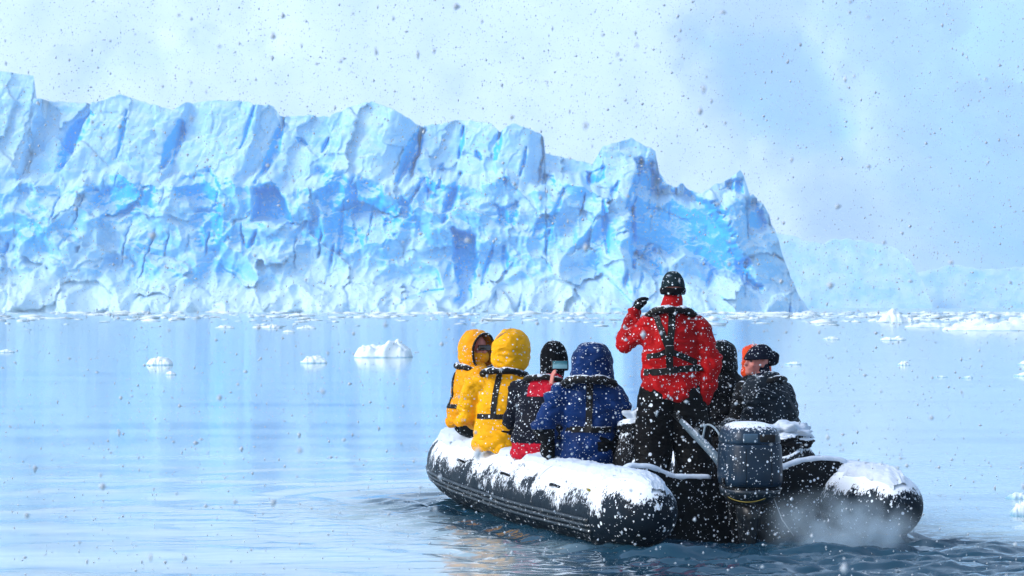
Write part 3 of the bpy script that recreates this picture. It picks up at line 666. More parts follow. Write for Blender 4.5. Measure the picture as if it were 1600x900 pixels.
# ================================================================ THINGS LYING IN THE BOAT
PACK = cloth_mat('pack_cloth', (.006, .007, .010), .6, .6, .7)
def lumpy(name, c, s, mat, parent, seed, amp=.12, sub=4, ex=2.6):
    bm = bmesh.new(); bmesh.ops.create_icosphere(bm, subdivisions=sub, radius=1.0)
    V = np.array([v.co[:] for v in bm.verts]); V /= (np.sum(np.abs(V) ** ex, 1) ** (1 / ex))[:, None]
    V *= (1 + amp * fbm(V * 1.6 + seed, 3))[:, None]
    for v, p in zip(bm.verts, V): v.co = (c[0] + p[0] * s[0], c[1] + p[1] * s[1], c[2] + p[2] * s[2])
    return bm_obj(name, bm, mat, parent)
def backpack(loc, rz, label, s=1.0, kx=1.0):
    b = empty('backpack', loc, rz); b.scale = (kx, kx, 1); tag(b, label, 'backpack', 'bags on the boat floor')
    lumpy('pack_body', (0, 0, .24 * s), (.20 * s, .15 * s, .25 * s), PACK, b, 3)
    lumpy('front_pocket', (0, -.15 * s, .16 * s), (.14 * s, .06 * s, .12 * s), PACK, b, 6)
    lumpy('top_flap', (0, 0, .46 * s), (.19 * s, .16 * s, .06 * s), PACK, b, 5, .2)
    lumpy('snow_cap', (0, 0, .515 * s), (.17 * s, .14 * s, .07 * s), SNOW, b, 9, .6, 4, 2.0)
    for sx in (-.09, .09): sweep('shoulder_strap', catmull([(sx * s, .14 * s, .44 * s), (sx * s, .22 * s, .36 * s), (sx * s, .21 * s, .2 * s), (sx * s, .15 * s, .08 * s)], 6), .018 * s, PACK, b, 8, True, .4)
    return b
_p = px(985, 700, 20.75); backpack((_p.x, 20.85, .205), R(15), 'black backpack with snow on its top left of the standing driver', 1.38, .62)
bpy.data.objects['backpack'].rotation_euler = (R(-6), R(10), R(25))
_p = BM @ Vector((.58, .68, .2))
backpack((_p.x, _p.y, .205), R(40), 'black bag capped with snow just right of the outboard motor', 1.2, 1.0)
rope = empty('rope_coil', BM @ Vector((.36, .60, .205)), 0); tag(rope, 'snow dusted black rope coil between the motor and the snowy bag', 'rope')
ROPE = plain_mat('rope_black', (.02, .022, .028), .7, .3, .5, .7)
for k in range(9):
    t = np.linspace(0, 2 * np.pi, 40); rr = .17 + .012 * math.sin(k * 2.1)
    sweep('rope_loop', np.stack([rr * np.cos(t) + .012 * k, rr * .8 * np.sin(t), .02 + .052 * k + .025 * np.sin(t * 2 + k)], -1), .024, ROPE, rope, 8)
tank = empty('fuel_tank', BM @ Vector((.52, 1.25, .205)), BA); tag(tank, 'dark fuel tank under snow beside the starboard tube', 'fuel tank')
bmk = bmesh.new(); rbox(bmk, (0, 0, .17), (.30, .5, .34), .06, None, 3); bm_obj('tank_body', bmk, BLACK, tank)
bmk = bmesh.new(); rbox(bmk, (0, .1, .36), (.07, .07, .05), .015); bm_obj('filler_cap', bmk, BLACK, tank)
lumpy('snow_cap', (0, -.02, .345), (.14, .22, .035), SNOW, tank, 2, .3)
# ================================================================ PEOPLE
class Blob:
    """closed pieces that a voxel remesh grows together into one continuous surface"""
    def __init__(s): s.bm = bmesh.new()
    def ball(s, c, r, rot=None, sub=3):
        t = bmesh.new(); bmesh.ops.create_icosphere(t, subdivisions=sub, radius=1.0)
        r = (r, r, r) if not isinstance(r, (tuple, list)) else r
        M_ = Matrix.Translation(Vector(c)) @ (rot.to_4x4() if rot is not None else Matrix()) @ Matrix.Diagonal((*r, 1))
        bmesh.ops.transform(t, matrix=M_, verts=t.verts); s._add(t)
    def _add(s, t):
        me = bpy.data.meshes.new('t'); t.to_mesh(me); t.free(); s.bm.from_mesh(me); bpy.data.meshes.remove(me)
    def chain(s, pts, rads, seg=14):
        pts = [Vector(p) for p in pts]
        for p, r in zip(pts, rads): s.ball(p, r, None, 2)
        for a, b, ra, rb in zip(pts[:-1], pts[1:], rads[:-1], rads[1:]):
            d = b - a
            if d.length < 1e-5: continue
            t = bmesh.new(); bmesh.ops.create_cone(t, cap_ends=True, segments=seg, radius1=ra, radius2=rb, depth=d.length)
            bmesh.ops.transform(t, matrix=Matrix.Translation((a + b) / 2) @ d.to_track_quat('Z', 'Y').to_matrix().to_4x4(), verts=t.verts); s._add(t)
    def rings(s, rings, nseg=32, ex=2.3):
        """rings: (centre, lateral half width, depth half width, yaw)"""
        th = np.linspace(0, 2 * np.pi, nseg, endpoint=False); c, sn = np.cos(th), np.sin(th)
        sx = np.sign(c) * np.abs(c) ** (2 / ex); sy = np.sign(sn) * np.abs(sn) ** (2 / ex); t = bmesh.new(); RR = []
        for cen, a, b, yaw in rings:
            ca, sa = math.cos(yaw), math.sin(yaw)
            RR.append([t.verts.new((cen[0] + a * x * ca - b * y * sa, cen[1] + a * x * sa + b * y * ca, cen[2])) for x, y in zip(sx, sy)])
        for r0, r1 in zip(RR[:-1], RR[1:]):
            for k in range(nseg): t.faces.new((r0[k], r0[(k + 1) % nseg], r1[(k + 1) % nseg], r1[k]))
        t.faces.new(RR[0][::-1]); t.faces.new(RR[-1]); s._add(t)
    def grow(s, name, mat, parent, voxel=.010, smooth=6, fold=0.0, seed=0, joints=(), zones=None):
        bmesh.ops.recalc_face_normals(s.bm, faces=s.bm.faces[:])
        me = bpy.data.meshes.new(name); s.bm.to_mesh(me); s.bm.free()
        o = bpy.data.objects.new('tmp', me); COL.objects.link(o)
        rm = o.modifiers.new('r', 'REMESH'); rm.mode = 'VOXEL'; rm.voxel_size = voxel
        if smooth: sm = o.modifiers.new('s', 'SMOOTH'); sm.factor = .5; sm.iterations = smooth
        dg = bpy.context.evaluated_depsgraph_get(); dg.update()
        m2 = bpy.data.meshes.new_from_object(o.evaluated_get(dg)); m2.name = name
        bpy.data.objects.remove(o); bpy.data.meshes.remove(me)
        if fold > 0:
            n = len(m2.vertices); V = np.empty(n * 3); m2.vertices.foreach_get('co', V); V = V.reshape(-1, 3)
            N = np.empty(n * 3); m2.vertices.foreach_get('normal', N); N = N.reshape(-1, 3)
            w = np.ones(n) * .75
            for j, r in joints: w += 1.2 * np.exp(-np.sum((V - np.array(j)) ** 2, 1) / (r * r))
            wp = V + .05 * np.stack([noise(V * 5 + k * 7 + seed) for k in range(3)], -1)
            f = -ridged(wp * np.array([3.0, 3.0, 8.0]) + seed, 1) * .8 + fbm(wp * np.array([5, 5, 5.0]) + seed * 2, 2) * .5
            f -= .5 * ridged((wp @ np.array([[.7, 0, .7], [0, 1, 0], [-.7, 0, .7]])) * np.array([2.6, 2.6, 11.0]) + seed * 3, 2)
            V = V + N * ((f + .75) * w * fold + fold * .7 * fbm(V * 3.2 + seed * 5, 2))[:, None]; m2.vertices.foreach_set('co', V.ravel()); m2.update()
        ob = mesh_obj(name, m2, mat, parent)
        if zones is not None:
            for p in m2.polygons: p.material_index = zones(p.center)
        return ob

def head_matrix(c, yaw, pitch, roll=0): return Matrix.Translation(Vector(c)) @ Euler((pitch, roll, yaw), 'YXZ').to_matrix().to_4x4()
def add_head(B, HM):
    def b(c, r, sub=3): B.ball(HM @ Vector(c), r, HM.to_3x3(), sub)
    b((0, -.012, .025), (.077, .096, .098)); b((0, .022, -.03), (.066, .075, .088)); b((0, .05, -.085), (.042, .042, .034))
    b((0, .094, -.012), (.014, .020, .030), 2); b((0, .108, -.028), (.016, .016, .014), 2)
    for sx in (-1, 1):
        b((sx * .032, .078, .022), (.026, .016, .012), 2); b((sx * .042, .062, -.028), (.026, .026, .026), 2); b((sx * .079, -.01, -.005), (.012, .022, .034), 2)
        b((sx * .014, .085, -.062), (.016, .012, .007), 2)
    b((0, .083, -.072), (.020, .012, .008), 2)
def add_hand(B, wrist, d, n, side, curl=.5, r=.0095, grow=0.0, scale=1.0):
    """wrist -> direction d, palm normal n (palm faces n); side +1 right hand; five bent fingers and a thumb off the side"""
    d = Vector(d).normalized(); n = Vector(n); n = (n - d * n.dot(d)).normalized(); lat = d.cross(n) * side; w = Vector(wrist)
    rr = r + grow
    M3 = Matrix((lat, d, n)).transposed()
    B.ball(w + d * .05 * scale, (.042 + grow, .052, .017 + grow), M3, 3); B.chain([w - d * .03, w + d * .02], [.030 + grow, .030 + grow])
    for k, (off, L) in enumerate(((.032, .072), (.011, .08), (-.011, .075), (-.031, .058))):
        p = w + d * .088 * scale + lat * off; dirv = d.copy(); pts = [w + d * .06 + lat * off * .9, p]
        for q, f in enumerate((.45, .32, .26)):
            ang = curl * (.9 + .15 * q); dirv = (dirv * math.cos(ang) + n * math.sin(ang)).normalized() if q or curl > .3 else (dirv * math.cos(ang * .5) + n * math.sin(ang * .5)).normalized()
            nn = n; p = p + dirv * L * f; pts.append(p)
        B.chain(pts, [rr, rr, rr * .97, rr * .9, rr * .82], 8)
    t0 = w + d * .025 + lat * .03; t1 = t0 + (lat * .8 + d * .6 + n * .25).normalized() * .04; t2 = t1 + (d * .9 + lat * .25 + n * (.3 + curl * .4)).normalized() * .03; t3 = t2 + (d + n * (.4 + curl * .5)).normalized() * .024
    B.chain([t0, t1, t2, t3], [rr * 1.5, rr * 1.2, rr * 1.05, rr * .9], 8)

def hood(name, HM, mat, parent, grow=.03, open_ang=.95, peak=.04, back=.03, seed=0, fold=.006, rim=None, open_dir=(0, 1, -.05), neck=True):
    """soft shell round the head with a face opening; hem tucked at the neck"""
    nu, nv = 64, 44; od = Vector(open_dir).normalized(); z = Vector((0, 0, 1)); e1 = od.cross(z).normalized(); e2 = e1.cross(od)
    phi = np.linspace(0, 2 * np.pi, nu, endpoint=False)[:, None]; th = np.linspace(open_ang, np.pi - .001, nv)[None, :]
    D = np.cos(th)[..., None] * np.array(od) + np.sin(th)[..., None] * (np.cos(phi)[..., None] * np.array(e1) + np.sin(phi)[..., None] * np.array(e2))
    a = np.array([.088 + grow * 1.25, .108 + grow + back * .5, .125 + grow * .55]); rad = 1 / np.sum(np.abs(D / a) ** 2.25, -1) ** (1 / 2.25)
    rad *= 1 + .28 * sstep(-.1, -.95, D[..., 2]) * (1 if neck else 0)
    V = D * rad[..., None]; V[..., 2] += peak * .35 * np.exp(-((V[..., 0]) / .11) ** 2) * sstep(.06, .15, V[..., 2]); V[..., 1] -= .012
    V[..., 0] *= 1 + .15 * sstep(-.05, -.16, V[..., 2])
    f = ridged(P3(V[..., 0] * 7, V[..., 1] * 7, V[..., 2] * 13 + seed), 2) * .7 + .6 * fbm(P3(V[..., 0] * 10, V[..., 1] * 10, V[..., 2] * 10 + seed), 2)
    V = V * (1 + (f * fold / .14)[..., None])
    Vf = V.reshape(-1, 3); F = grid_faces(nu, nv, True)
    Vw = np.array([(HM @ Vector(p))[:] for p in Vf]); o = np_obj(name, Vw, F, mat, parent)
    so = o.modifiers.new('t', 'SOLIDIFY'); so.thickness = .012; so.offset = -1
    C = Vw.reshape(nu, nv, 3)[:, 0, :]; C = np.concatenate([C, C[:1]])
    if rim is not None: sweep('hood_rim', C, .011, rim, o, 8, False)
    return o
def beanie(name, HM, mat, parent, grow=.012, low=-.01, cuff=True, tip=0.0, back=0.0):
    nu, nv = 40, 18; phi = np.linspace(0, 2 * np.pi, nu, endpoint=False)[:, None]; t = np.linspace(0, 1, nv)[None, :]
    a, b, h = .082 + grow, .101 + grow, .128 + grow * 1.6
    z = low + (h - low) * t; k = np.sqrt(np.clip(1 - (np.maximum(z, 0) / h) ** 2.3, 0, 1)); k = np.where(t >= 1, 0.02, k)
    zz = z + 0 * phi - .03 * np.sin(phi) * (1 - t) * -1 * -1 
    X = a * k * np.cos(phi); Y = -.012 + b * k * np.sin(phi); Y = Y - back * t ** 1.5; ZZ = zz + tip * t ** 3
    V = P3(X, Y, ZZ) ; f = 1 + .03 * fbm(V * 22, 3); V = V * f[..., None]
    o = np_obj(name, np.array([(HM @ Vector(p))[:] for p in V.reshape(-1, 3)]), grid_faces(nu, nv, True), mat, parent)
    so = o.modifiers.new('t', 'SOLIDIFY'); so.thickness = .01; so.offset = -1
    if cuff:
        ph = np.linspace(0, 2 * np.pi, nu + 1); C = np.stack([(a + .004) * np.cos(ph), -.012 + (b + .004) * np.sin(ph), low + .018 - .03 * np.sin(ph) * 1], -1)
        sweep('cuff', np.array([(HM @ Vector(p))[:] for p in C]), .021, mat, o, 10, False, 1.2)
    return o

def ribbon(name, pts, nrm, width, mat, parent, thick=.007, up=None):
    """flat strap following pts with surface normals nrm"""
    P_ = np.array(pts, float); N = np.array(nrm, float); T = np.gradient(P_, axis=0); T /= np.linalg.norm(T, axis=1)[:, None]
    S = np.cross(T, N); S /= np.maximum(np.linalg.norm(S, axis=1), 1e-6)[:, None]; N = np.cross(S, T)
    a = P_ - S * width / 2; b = P_ + S * width / 2
    V = np.stack([a - N * .006, a + N * thick, b + N * thick, b - N * .006], 1); n = len(P_)
    F = []
    for k in range(n - 1):
        for j in range(4): F.append((k * 4 + j, k * 4 + (j + 1) % 4, (k + 1) * 4 + (j + 1) % 4, (k + 1) * 4 + j))
    F.append((0, 1, 2, 3)); F.append(((n - 1) * 4 + 3, (n - 1) * 4 + 2, (n - 1) * 4 + 1, (n - 1) * 4))
    bm = bmesh.new(); vs = [bm.verts.new(v) for v in V.reshape(-1, 3)]
    for f in F: bm.faces.new([vs[i] for i in f])
    return bm_obj(name, bm, mat, parent, False)
def bvh_of(o):
    me = o.data; return BVHTree.FromPolygons([v.co[:] for v in me.vertices], [p.vertices[:] for p in me.polygons])
def smooth_pts(P_, it=3):
    P_ = np.array(P_, float)
    for _ in range(it): P_[1:-1] = .25 * P_[:-2] + .5 * P_[1:-1] + .25 * P_[2:]
    return P_
def strap_back(jk, bv, pts, width, mat, parent, name='strap', yaw=0.0, sgn=-1):
    """strap drawn on the back (sgn -1) or chest (+1) of a jacket: pts = (lateral, height), laid on the cloth"""
    d = Vector((-math.sin(yaw), math.cos(yaw), 0)); r = Vector((math.cos(yaw), math.sin(yaw), 0)); P_, N_ = [], []
    C = catmull([(a, 0, b) for a, b in pts], 10)
    for a, _, b in C:
        o = r * a + Vector((0, 0, b)) + d * sgn * .8; h = bv.ray_cast(o, -d * sgn)
        if h[0] is None: continue
        P_.append(h[0][:]); N_.append(h[1][:])
    if len(P_) < 4: return None
    return ribbon(name, smooth_pts(P_, 4), smooth_pts(N_, 4), width, mat, parent)
def belt(bv, c, z, width, mat, parent, a0=-math.pi * .87, a1=-math.pi * .13, tilt=0.0, name='waist_belt', rmax=.30):
    P_, N_ = [], []
    for t in np.linspace(a0, a1, 64):
        d = Vector((math.cos(t), math.sin(t), 0)); o = Vector((c[0], c[1], z + tilt * math.cos(t))); best = None; o2 = o + d * rmax
        h = bv.ray_cast(o2, -d)
        if h[0] is not None and (h[0] - o).length < rmax + .01 and (h[0] - o).dot(d) > .05: P_.append(h[0][:]); N_.append(h[1][:])
    return ribbon(name, smooth_pts(P_, 4), smooth_pts(N_, 4), width, mat, parent)

SKIN = plain_mat('skin', (.55, .19, .16), .5, .4, 0, -1, .15, 20)
EYEW = plain_mat('eye', (.05, .04, .035), .2, .5)
HARN = plain_mat('harness_black', (.004, .0045, .006), .6, .2, .35, .3)
BOOT = plain_mat('boot_rubber', (.015, .017, .02), .45, .4, .4, .2)
GLOVE = cloth_mat('glove_black', (.004, .0045, .006), .5, .65, .2)
PANTS = cloth_mat('trousers_black', (.003, .0035, .005), .62, .6, .12, .25, 22.0)

def person(name, loc, yaw, label, J, mats, jacket, opts):
    """J: joints in the person's own frame (x right, y ahead, z up); jacket: torso rings"""
    e = empty('person', loc, yaw); tag(e, label, 'person', opts.get('group'))
    HM = head_matrix(J['head'], opts.get('hyaw', 0), opts.get('hpitch', 0), opts.get('hroll', 0))
    seed = opts.get('seed', 1) * 3.7
    # ---- the body: one continuous surface
    B = Blob(); add_head(B, HM); tr = jacket
    B.rings([(c, a * .80, b * .74, y) for c, a, b, y in tr[:-1]]); B.chain([tr[-2][0], HM @ Vector((0, -.02, -.06))], [.06, .055])
    for s in 'LR':
        sg = 1 if s == 'R' else -1
        B.chain([J['sh' + s], J['el' + s], J['wr' + s]], [.058, .042, .028])
        B.chain([J['hip' + s], J['kn' + s], J['an' + s], J['toe' + s]], [.085, .058, .042, .036])
        if s not in opts.get('gloves', ''): add_hand(B, J['wr' + s], J['hd' + s], J['pn' + s], sg, opts.get('curl' + s, .5))
        else: B.chain([J['wr' + s], Vector(J['wr' + s]) + Vector(J['hd' + s]).normalized() * .07], [.026, .022])
    body = B.grow('body', SKIN, e, .0075, 2)
    for sx in (-1, 1):
        bm = bmesh.new(); bmesh.ops.create_uvsphere(bm, u_segments=12, v_segments=8, radius=.011); bmesh.ops.transform(bm, matrix=HM @ Matrix.Translation((sx * .032, .081, .006)), verts=bm.verts); bm_obj('eye', bm, EYEW, body)
    for s in opts.get('gloves', ''):
        B = Blob(); add_hand(B, J['wr' + s], J['hd' + s], J['pn' + s], 1 if s == 'R' else -1, opts.get('curl' + s, .5), .0115, .009)
        d = Vector(J['hd' + s]).normalized(); B.chain([Vector(J['wr' + s]) - d * .07, Vector(J['wr' + s]) + d * .01], [.05, .042]); B.grow('glove', opts.get('glovemat', GLOVE), e, .007, 2)
    # ---- trousers and boots
    B = Blob(); B.rings([(tr[0][0] + Vector((0, .0, .05)), tr[0][1] * .86, tr[0][2] * .86, tr[0][3]), (tr[0][0] + Vector((0, 0, .16)), tr[0][1] * .84, tr[0][2] * .84, tr[0][3])])
    for s in 'LR':
        h, k, a = Vector(J['hip' + s]), Vector(J['kn' + s]), Vector(J['an' + s]); r0, r1, r2 = opts.get('legr', (.125, .095, .085))
        B.chain([h, h.lerp(k, .5), k, k.lerp(a, .5), a.lerp(k, .12)], [r0, (r0 + r1) / 2, r1, (r1 + r2) / 2, r2])
    B.grow('trousers', mats.get('trousers', PANTS), e, .011, 5, .007, seed, [(J['knL'], .16), (J['knR'], .16)])
    for s in 'LR':
        a, t = Vector(J['an' + s]), Vector(J['toe' + s]); B = Blob(); B.chain([a + Vector((0, 0, .14)), a, a + Vector((0, 0, -.02)), t], [.068, .062, .058, .05]); B.grow('boot', BOOT, e, .011, 3)
    # ---- jacket
    B = Blob(); B.rings(tr)
    ar = opts.get('armr', (.098, .080, .062))
    for s in 'LR':
        sh, el, wr = Vector(J['sh' + s]), Vector(J['el' + s]), Vector(J['wr' + s])
        cen = tr[-4][0] if len(tr) > 4 else tr[0][0]
        B.chain([Vector((cen.x, cen.y, sh.z)).lerp(sh, .45), sh, sh.lerp(el, .5), el, el.lerp(wr, .5), wr.lerp(el, .06)], [.10, ar[0], (ar[0] + ar[1]) / 2 + .004, ar[1], (ar[1] + ar[2]) / 2 + .004, ar[2]])
    jo = [(J['elL'], .14), (J['elR'], .14), (J['shL'], .1), (J['shR'], .1), (tuple(tr[1][0]), .2)]
    jk = B.grow('jacket', mats['jacket'], e, .0095, 3, 2.3 * opts.get('fold', .010), seed, jo, opts.get('zones'))
    bv = bvh_of(jk)
    return e, HM, jk, bv
def life_collar(e, c, a, b, z, yaw=0.0, snow=True, r=.042, tiltf=.05):
    """inflatable life jacket collar: a horseshoe round the neck"""
    t = np.linspace(-.5, np.pi + .5, 40) + np.pi; ca, sa = math.cos(yaw), math.sin(yaw)
    L = np.stack([a * np.cos(t), b * np.sin(t), 0 * t + tiltf * np.sin(t) * -1], -1)
    # ends come down over the chest
    fr = np.clip(np.maximum(-(t - np.pi) / .5, (t - 2 * np.pi) / .5), 0, 1); L[:, 2] -= .10 * fr; L[:, 1] += .05 * fr; L[:, 2] -= .012; L[:, :2] *= .94
    L += .012 * np.stack([noise(L * 9 + c[0] * 7 + i * 5) for i in range(3)], -1)
    C = np.stack([c[0] + L[:, 0] * ca - L[:, 1] * sa, c[1] + L[:, 0] * sa + L[:, 1] * ca, z + L[:, 2]], -1)
    o = sweep('life_jacket_collar', C, 1.05 * r * (1 + .2 * fbm(C * 14, 3)), HARN, e, 14, True, .8)
    if snow:
        k = slice(9, 31); C2 = C[k].copy(); C2[:, 2] += r * .36; C2 += .008 * np.stack([noise(C2 * 20 + i) for i in range(3)], -1)
        sweep('snow_cap', C2, np.clip(r * 1.0 * (.45 + 1.6 * fbm(C2 * 17, 3)), .004, .04), SNOW, o, 10, True, .5)
    return o
def seated(lean=(0, 0), twist=0.0, s=1.0, drop=.09, w=1.0, bulk=1.0):
    """torso rings of a seated figure; lean shifts the shoulders"""
    prof = [(-drop, .205, .165), (-.02, .225, .185), (.12, .225, .182), (.26, .225, .172), (.40, .238, .170), (.50, .245, .165), (.565, .205, .145), (.605, .165, .13), (.64, .13, .118), (.68, .10, .10)]
    out = []; prof = [prof[0]] + [q for q in prof[1:] if q[0] > -drop + .03]
    for z, a, b in prof:
        f = max(0, z) / .6; out.append((Vector((lean[0] * f, lean[1] * f, z * s)), a * w, b * bulk, twist * f))
    return out
def legs(yaw=0.0, spread=.14, kx=.40, floor=-.40):
    """thigh directions turned by yaw from the torso's front; feet on the floor"""
    c, s_ = math.cos(yaw), math.sin(yaw); r = lambda x, y, z: Vector((x * c - y * s_, x * s_ + y * c, z)); J = {}
    for n, sg in (('L', -1), ('R', 1)):
        J['hip' + n] = r(sg * .10, .02, .10); J['kn' + n] = r(sg * spread, kx, .09); J['an' + n] = r(sg * (spread + .02), kx + .04, floor + .08); J['toe' + n] = r(sg * (spread + .05), kx + .20, floor + .05)
    return J
def lap_arms(shz=.50, w=.215, y=.0, lean=(0, 0)):
    J = {}
    for n, sg in (('L', -1), ('R', 1)):
        J['sh' + n] = Vector((sg * w + lean[0] * .83, y + lean[1] * .83, shz)); J['el' + n] = Vector((sg * (w + .075) + lean[0] * .5, .05 + lean[1] * .4, .24)); J['wr' + n] = Vector((sg * .13, .30, .20))
        J['hd' + n] = Vector((-sg * .25, .9, -.15)); J['pn' + n] = Vector((0, -.1, -1))
    return J
GP = 'passengers riding in the inflatable boat'
JY1 = cloth_mat('jacket_amber', (.76, .31, .004), .14, .55, .12, .18)
JY2 = cloth_mat('jacket_yellow', (.84, .395, .004), .14, .52, .12, .15)
JR = cloth_mat('jacket_red', (.36, .004, .006), .40, .6, .2, .3)
JB = cloth_mat('jacket_blue', (.003, .024, .115), .36, .55, .22, .35)
JN = cloth_mat('jacket_navy', (.004, .006, .015), .50, .6, .15)
JRED = cloth_mat('jacket_crimson_panel', (.45, .006, .025), .25, .6, .2)
JG = cloth_mat('jacket_slate', (.008, .015, .024), .40, .55, .25, .4)
JK = cloth_mat('jacket_black', (.003, .004, .006), .55, .6, .15)
JO = cloth_mat('jacket_orange', (.62, .06, .015), .25, .55, .2)
KNIT = cloth_mat('knit_black', (.003, .0035, .006), .65, .85, .15, .2, 34.0)
KNITN = cloth_mat('knit_navy', (.005, .007, .018), .45, .85, .15, .2, 34.0)
TOGGLE = plain_mat('toggle_tan', (.45, .24, .08), .5)

# ---- amber hooded passenger at the bow end, turned towards the middle of the boat
p = px(733, 640, 23.3); yaw = R(-72)
J = {**lap_arms(lean=(.0, .05)), **legs(R(-5), .13, .36, -.46), 'head': Vector((0, .10, .80))}
J['elR'] = Vector((.27, -.01, .24)); J['wrR'] = Vector((.10, .27, .22)); J['hdR'] = Vector((-.5, .8, 0))
e, HM, jk, bv = person('a', (p.x - .02, 23.3, .665), yaw, 'passenger in amber hooded jacket at the bow, face turned to the right', J, {'jacket': JY1}, seated((0, .05), 0, 1.0, -.085, .95), dict(seed=1, gloves='LR', hyaw=R(-66), hpitch=-.08, group=GP, fold=.011))
hood('hood', HM, JY1, e, .042, .92, .05, .035, 2, .010, HARN)
bm = bmesh.new(); rbox(bm, (0, .098, .012), (.15, .04, .055), .018); bmesh.ops.transform(bm, matrix=HM, verts=bm.verts); bm_obj('goggles', bm, plain_mat('goggle_dark', (.03, .012, .008), .12, .6), e)
B = Blob()
for t in np.linspace(-1, 1, 7): B.ball(HM @ Vector((.072 * math.sin(t * 1.4), -.01 + .085 * math.cos(t * 1.4), -.075)), (.045, .045, .06), None, 2)
B.grow('face_mask', JY1, e, .009, 4, .004, 1)
life_collar(e, (0, .05, 0), .165, .135, .60, 0, True, .034)
for sg in (-1, 1): strap_back(jk, bv, [(sg * .10, .56), (sg * .11, .45), (sg * .10, .30)], .045, HARN, e, 'harness_strap', 0, 1)
strap_back(jk, bv, [(.0, .58), (0, .4), (0, .28)], .04, HARN, e, 'harness_strap'); belt(bv, (0, .02), .27, .04, HARN, e)

# ---- yellow passenger seen from behind
p = px(777, 640, 22.4); yaw = R(-14)
J = {**lap_arms(w=.225), **legs(R(-35), .13, .38, -.44), 'head': Vector((.115, .09, .825))}
J['elL'] = Vector((-.295, .03, .22)); J['wrL'] = Vector((-.16, .28, .14))
e, HM, jk, bv = person('b', (p.x + .0, 22.4, .645), yaw, 'passenger in bright yellow hooded jacket with black back strap', J, {'jacket': JY2}, seated((.07, .08), .06, 1.0, .07, 1.02), dict(seed=2, gloves='LR', hyaw=R(-18), hpitch=.0, hroll=.09, group=GP, fold=.009))
hood('hood', HM, JY2, e, .048, .9, .06, .04, 7, .012, None)
B = Blob(); B.chain([HM @ Vector((-.07, -.15, .085)), HM @ Vector((-.04, -.15, .12)), HM @ Vector((-.0, -.13, .145))], [.014, .016, .012]); B.grow('hood_toggle', TOGGLE, e, .007, 2)
life_collar(e, (.055, .02, 0), .195, .15, .605, 0, True, .036)
strap_back(jk, bv, [(.035, .64), (.02, .52), (.01, .40), (.0, .225)], .052, HARN, e, 'harness_strap'); belt(bv, (.01, .01), .235, .045, HARN, e)

# ---- passenger with the phone
p = px(836, 640, 21.75); yaw = R(-24)
J = {**lap_arms(w=.21, lean=(.04, .06)), **legs(R(-30), .13, .38, -.40), 'head': Vector((.13, .13, .77))}
pm = Matrix.Translation((p.x, 21.75, .61)) @ Matrix.Rotation(yaw, 4, 'Z'); wrW = px(861, 607, 21.50)
J['wrR'] = pm.inverted() @ wrW; J['elR'] = Vector((.27, -.06, .30)); J['hdR'] = Vector((.12, -.02, 1)); J['pnR'] = Vector((.75, .65, 0))
e, HM, jk, bv = person('c', (p.x, 21.75, .61), yaw, 'passenger in navy jacket with red panels holding up a phone', J, {'jacket': [JN, JRED]}, seated((.09, .06), 0, .98, .07, .98),
    dict(seed=3, gloves='L', hyaw=R(-14), hpitch=.02, group=GP, curlR=.28, zones=lambda c: 1 if (c.z < .075 or (c.z > .47 and -.03 < c.x < .30 and c.y < .12)) else 0))
beanie('beanie', HM, KNIT, e, .032, -.06, False, .0, .0)
B = Blob(); B.chain([HM @ Vector((0, -.03, -.03)), HM @ Vector((0, -.05, -.13))], [.108, .105]); B.grow('neck_gaiter', KNIT, e, .01, 5, .005, 2)
life_collar(e, (.07, .05, 0), .165, .135, .60, 0, True, .032)
wr = px(875, 570, 21.50)
ph = empty('smartphone', wr, R(-2)); tag(ph, 'black smartphone with lit screen held up by a passenger', 'phone')
bm = bmesh.new(); rbox(bm, (0, 0, 0), (.145, .010, .074), .004); bm_obj('phone_case', bm, plain_mat('phone_black', (.01, .01, .012), .3), ph)
Ms = Mat('phone_screen', .2, .5); g_ = Ms.n('ShaderNodeSeparateXYZ', i_0=Ms.co()).outputs
cc = Ms.mix(Ms.ramp(Ms.math('ADD', g_[2], Ms.math('MULTIPLY', Ms.noise(60, 3), .02)), .0, .03), (.16, .34, .42), (.02, .12, .16)); Ms.out(cc)
Ms.set(Ms.b.inputs['Emission Color'], cc); Ms.b.inputs['Emission Strength'].default_value = .1
bm = bmesh.new(); rbox(bm, (0, -.0062, 0), (.125, .003, .064), .001); bm_obj('screen', bm, Ms.m, ph)

# ---- blue passenger
p = px(916, 640, 21.0); yaw = R(-2)
J = {**lap_arms(w=.23), **legs(R(-40), .13, .36, -.40), 'head': Vector((.05, .11, .785))}
J['elL'] = Vector((-.335, -.02, .24)); J['wrL'] = Vector((-.30, .03, .02)); J['hdL'] = Vector((.05, .35, -.9)); J['pnL'] = Vector((1, 0, 0))
J['elR'] = Vector((.315, .06, .25)); J['wrR'] = Vector((.22, .28, .22))
e, HM, jk, bv = person('d', (p.x, 21.0, .60), yaw, 'passenger in blue hooded jacket seen from behind, nearest the camera', J, {'jacket': [JB, JK]}, seated((.04, .07), 0, 1.0, .10, 1.03),
    dict(seed=4, gloves='LR', hyaw=R(0), hpitch=.08, group=GP, fold=.012, armr=(.105, .088, .07), zones=lambda c: 1 if ((c.x < -.26 and c.z < .235) or (c.x > .30 and .12 < c.z < .40)) else 0))
hood('hood', HM, JB, e, .060, .9, .0, .04, 11, .012, None)
life_collar(e, (.02, .01, 0), .205, .155, .615, 0, True, .044)
strap_back(jk, bv, [(.03, .64), (.028, .52), (.025, .40), (.02, .225)], .055, HARN, e, 'harness_strap'); belt(bv, (.01, .0), .235, .05, HARN, e)

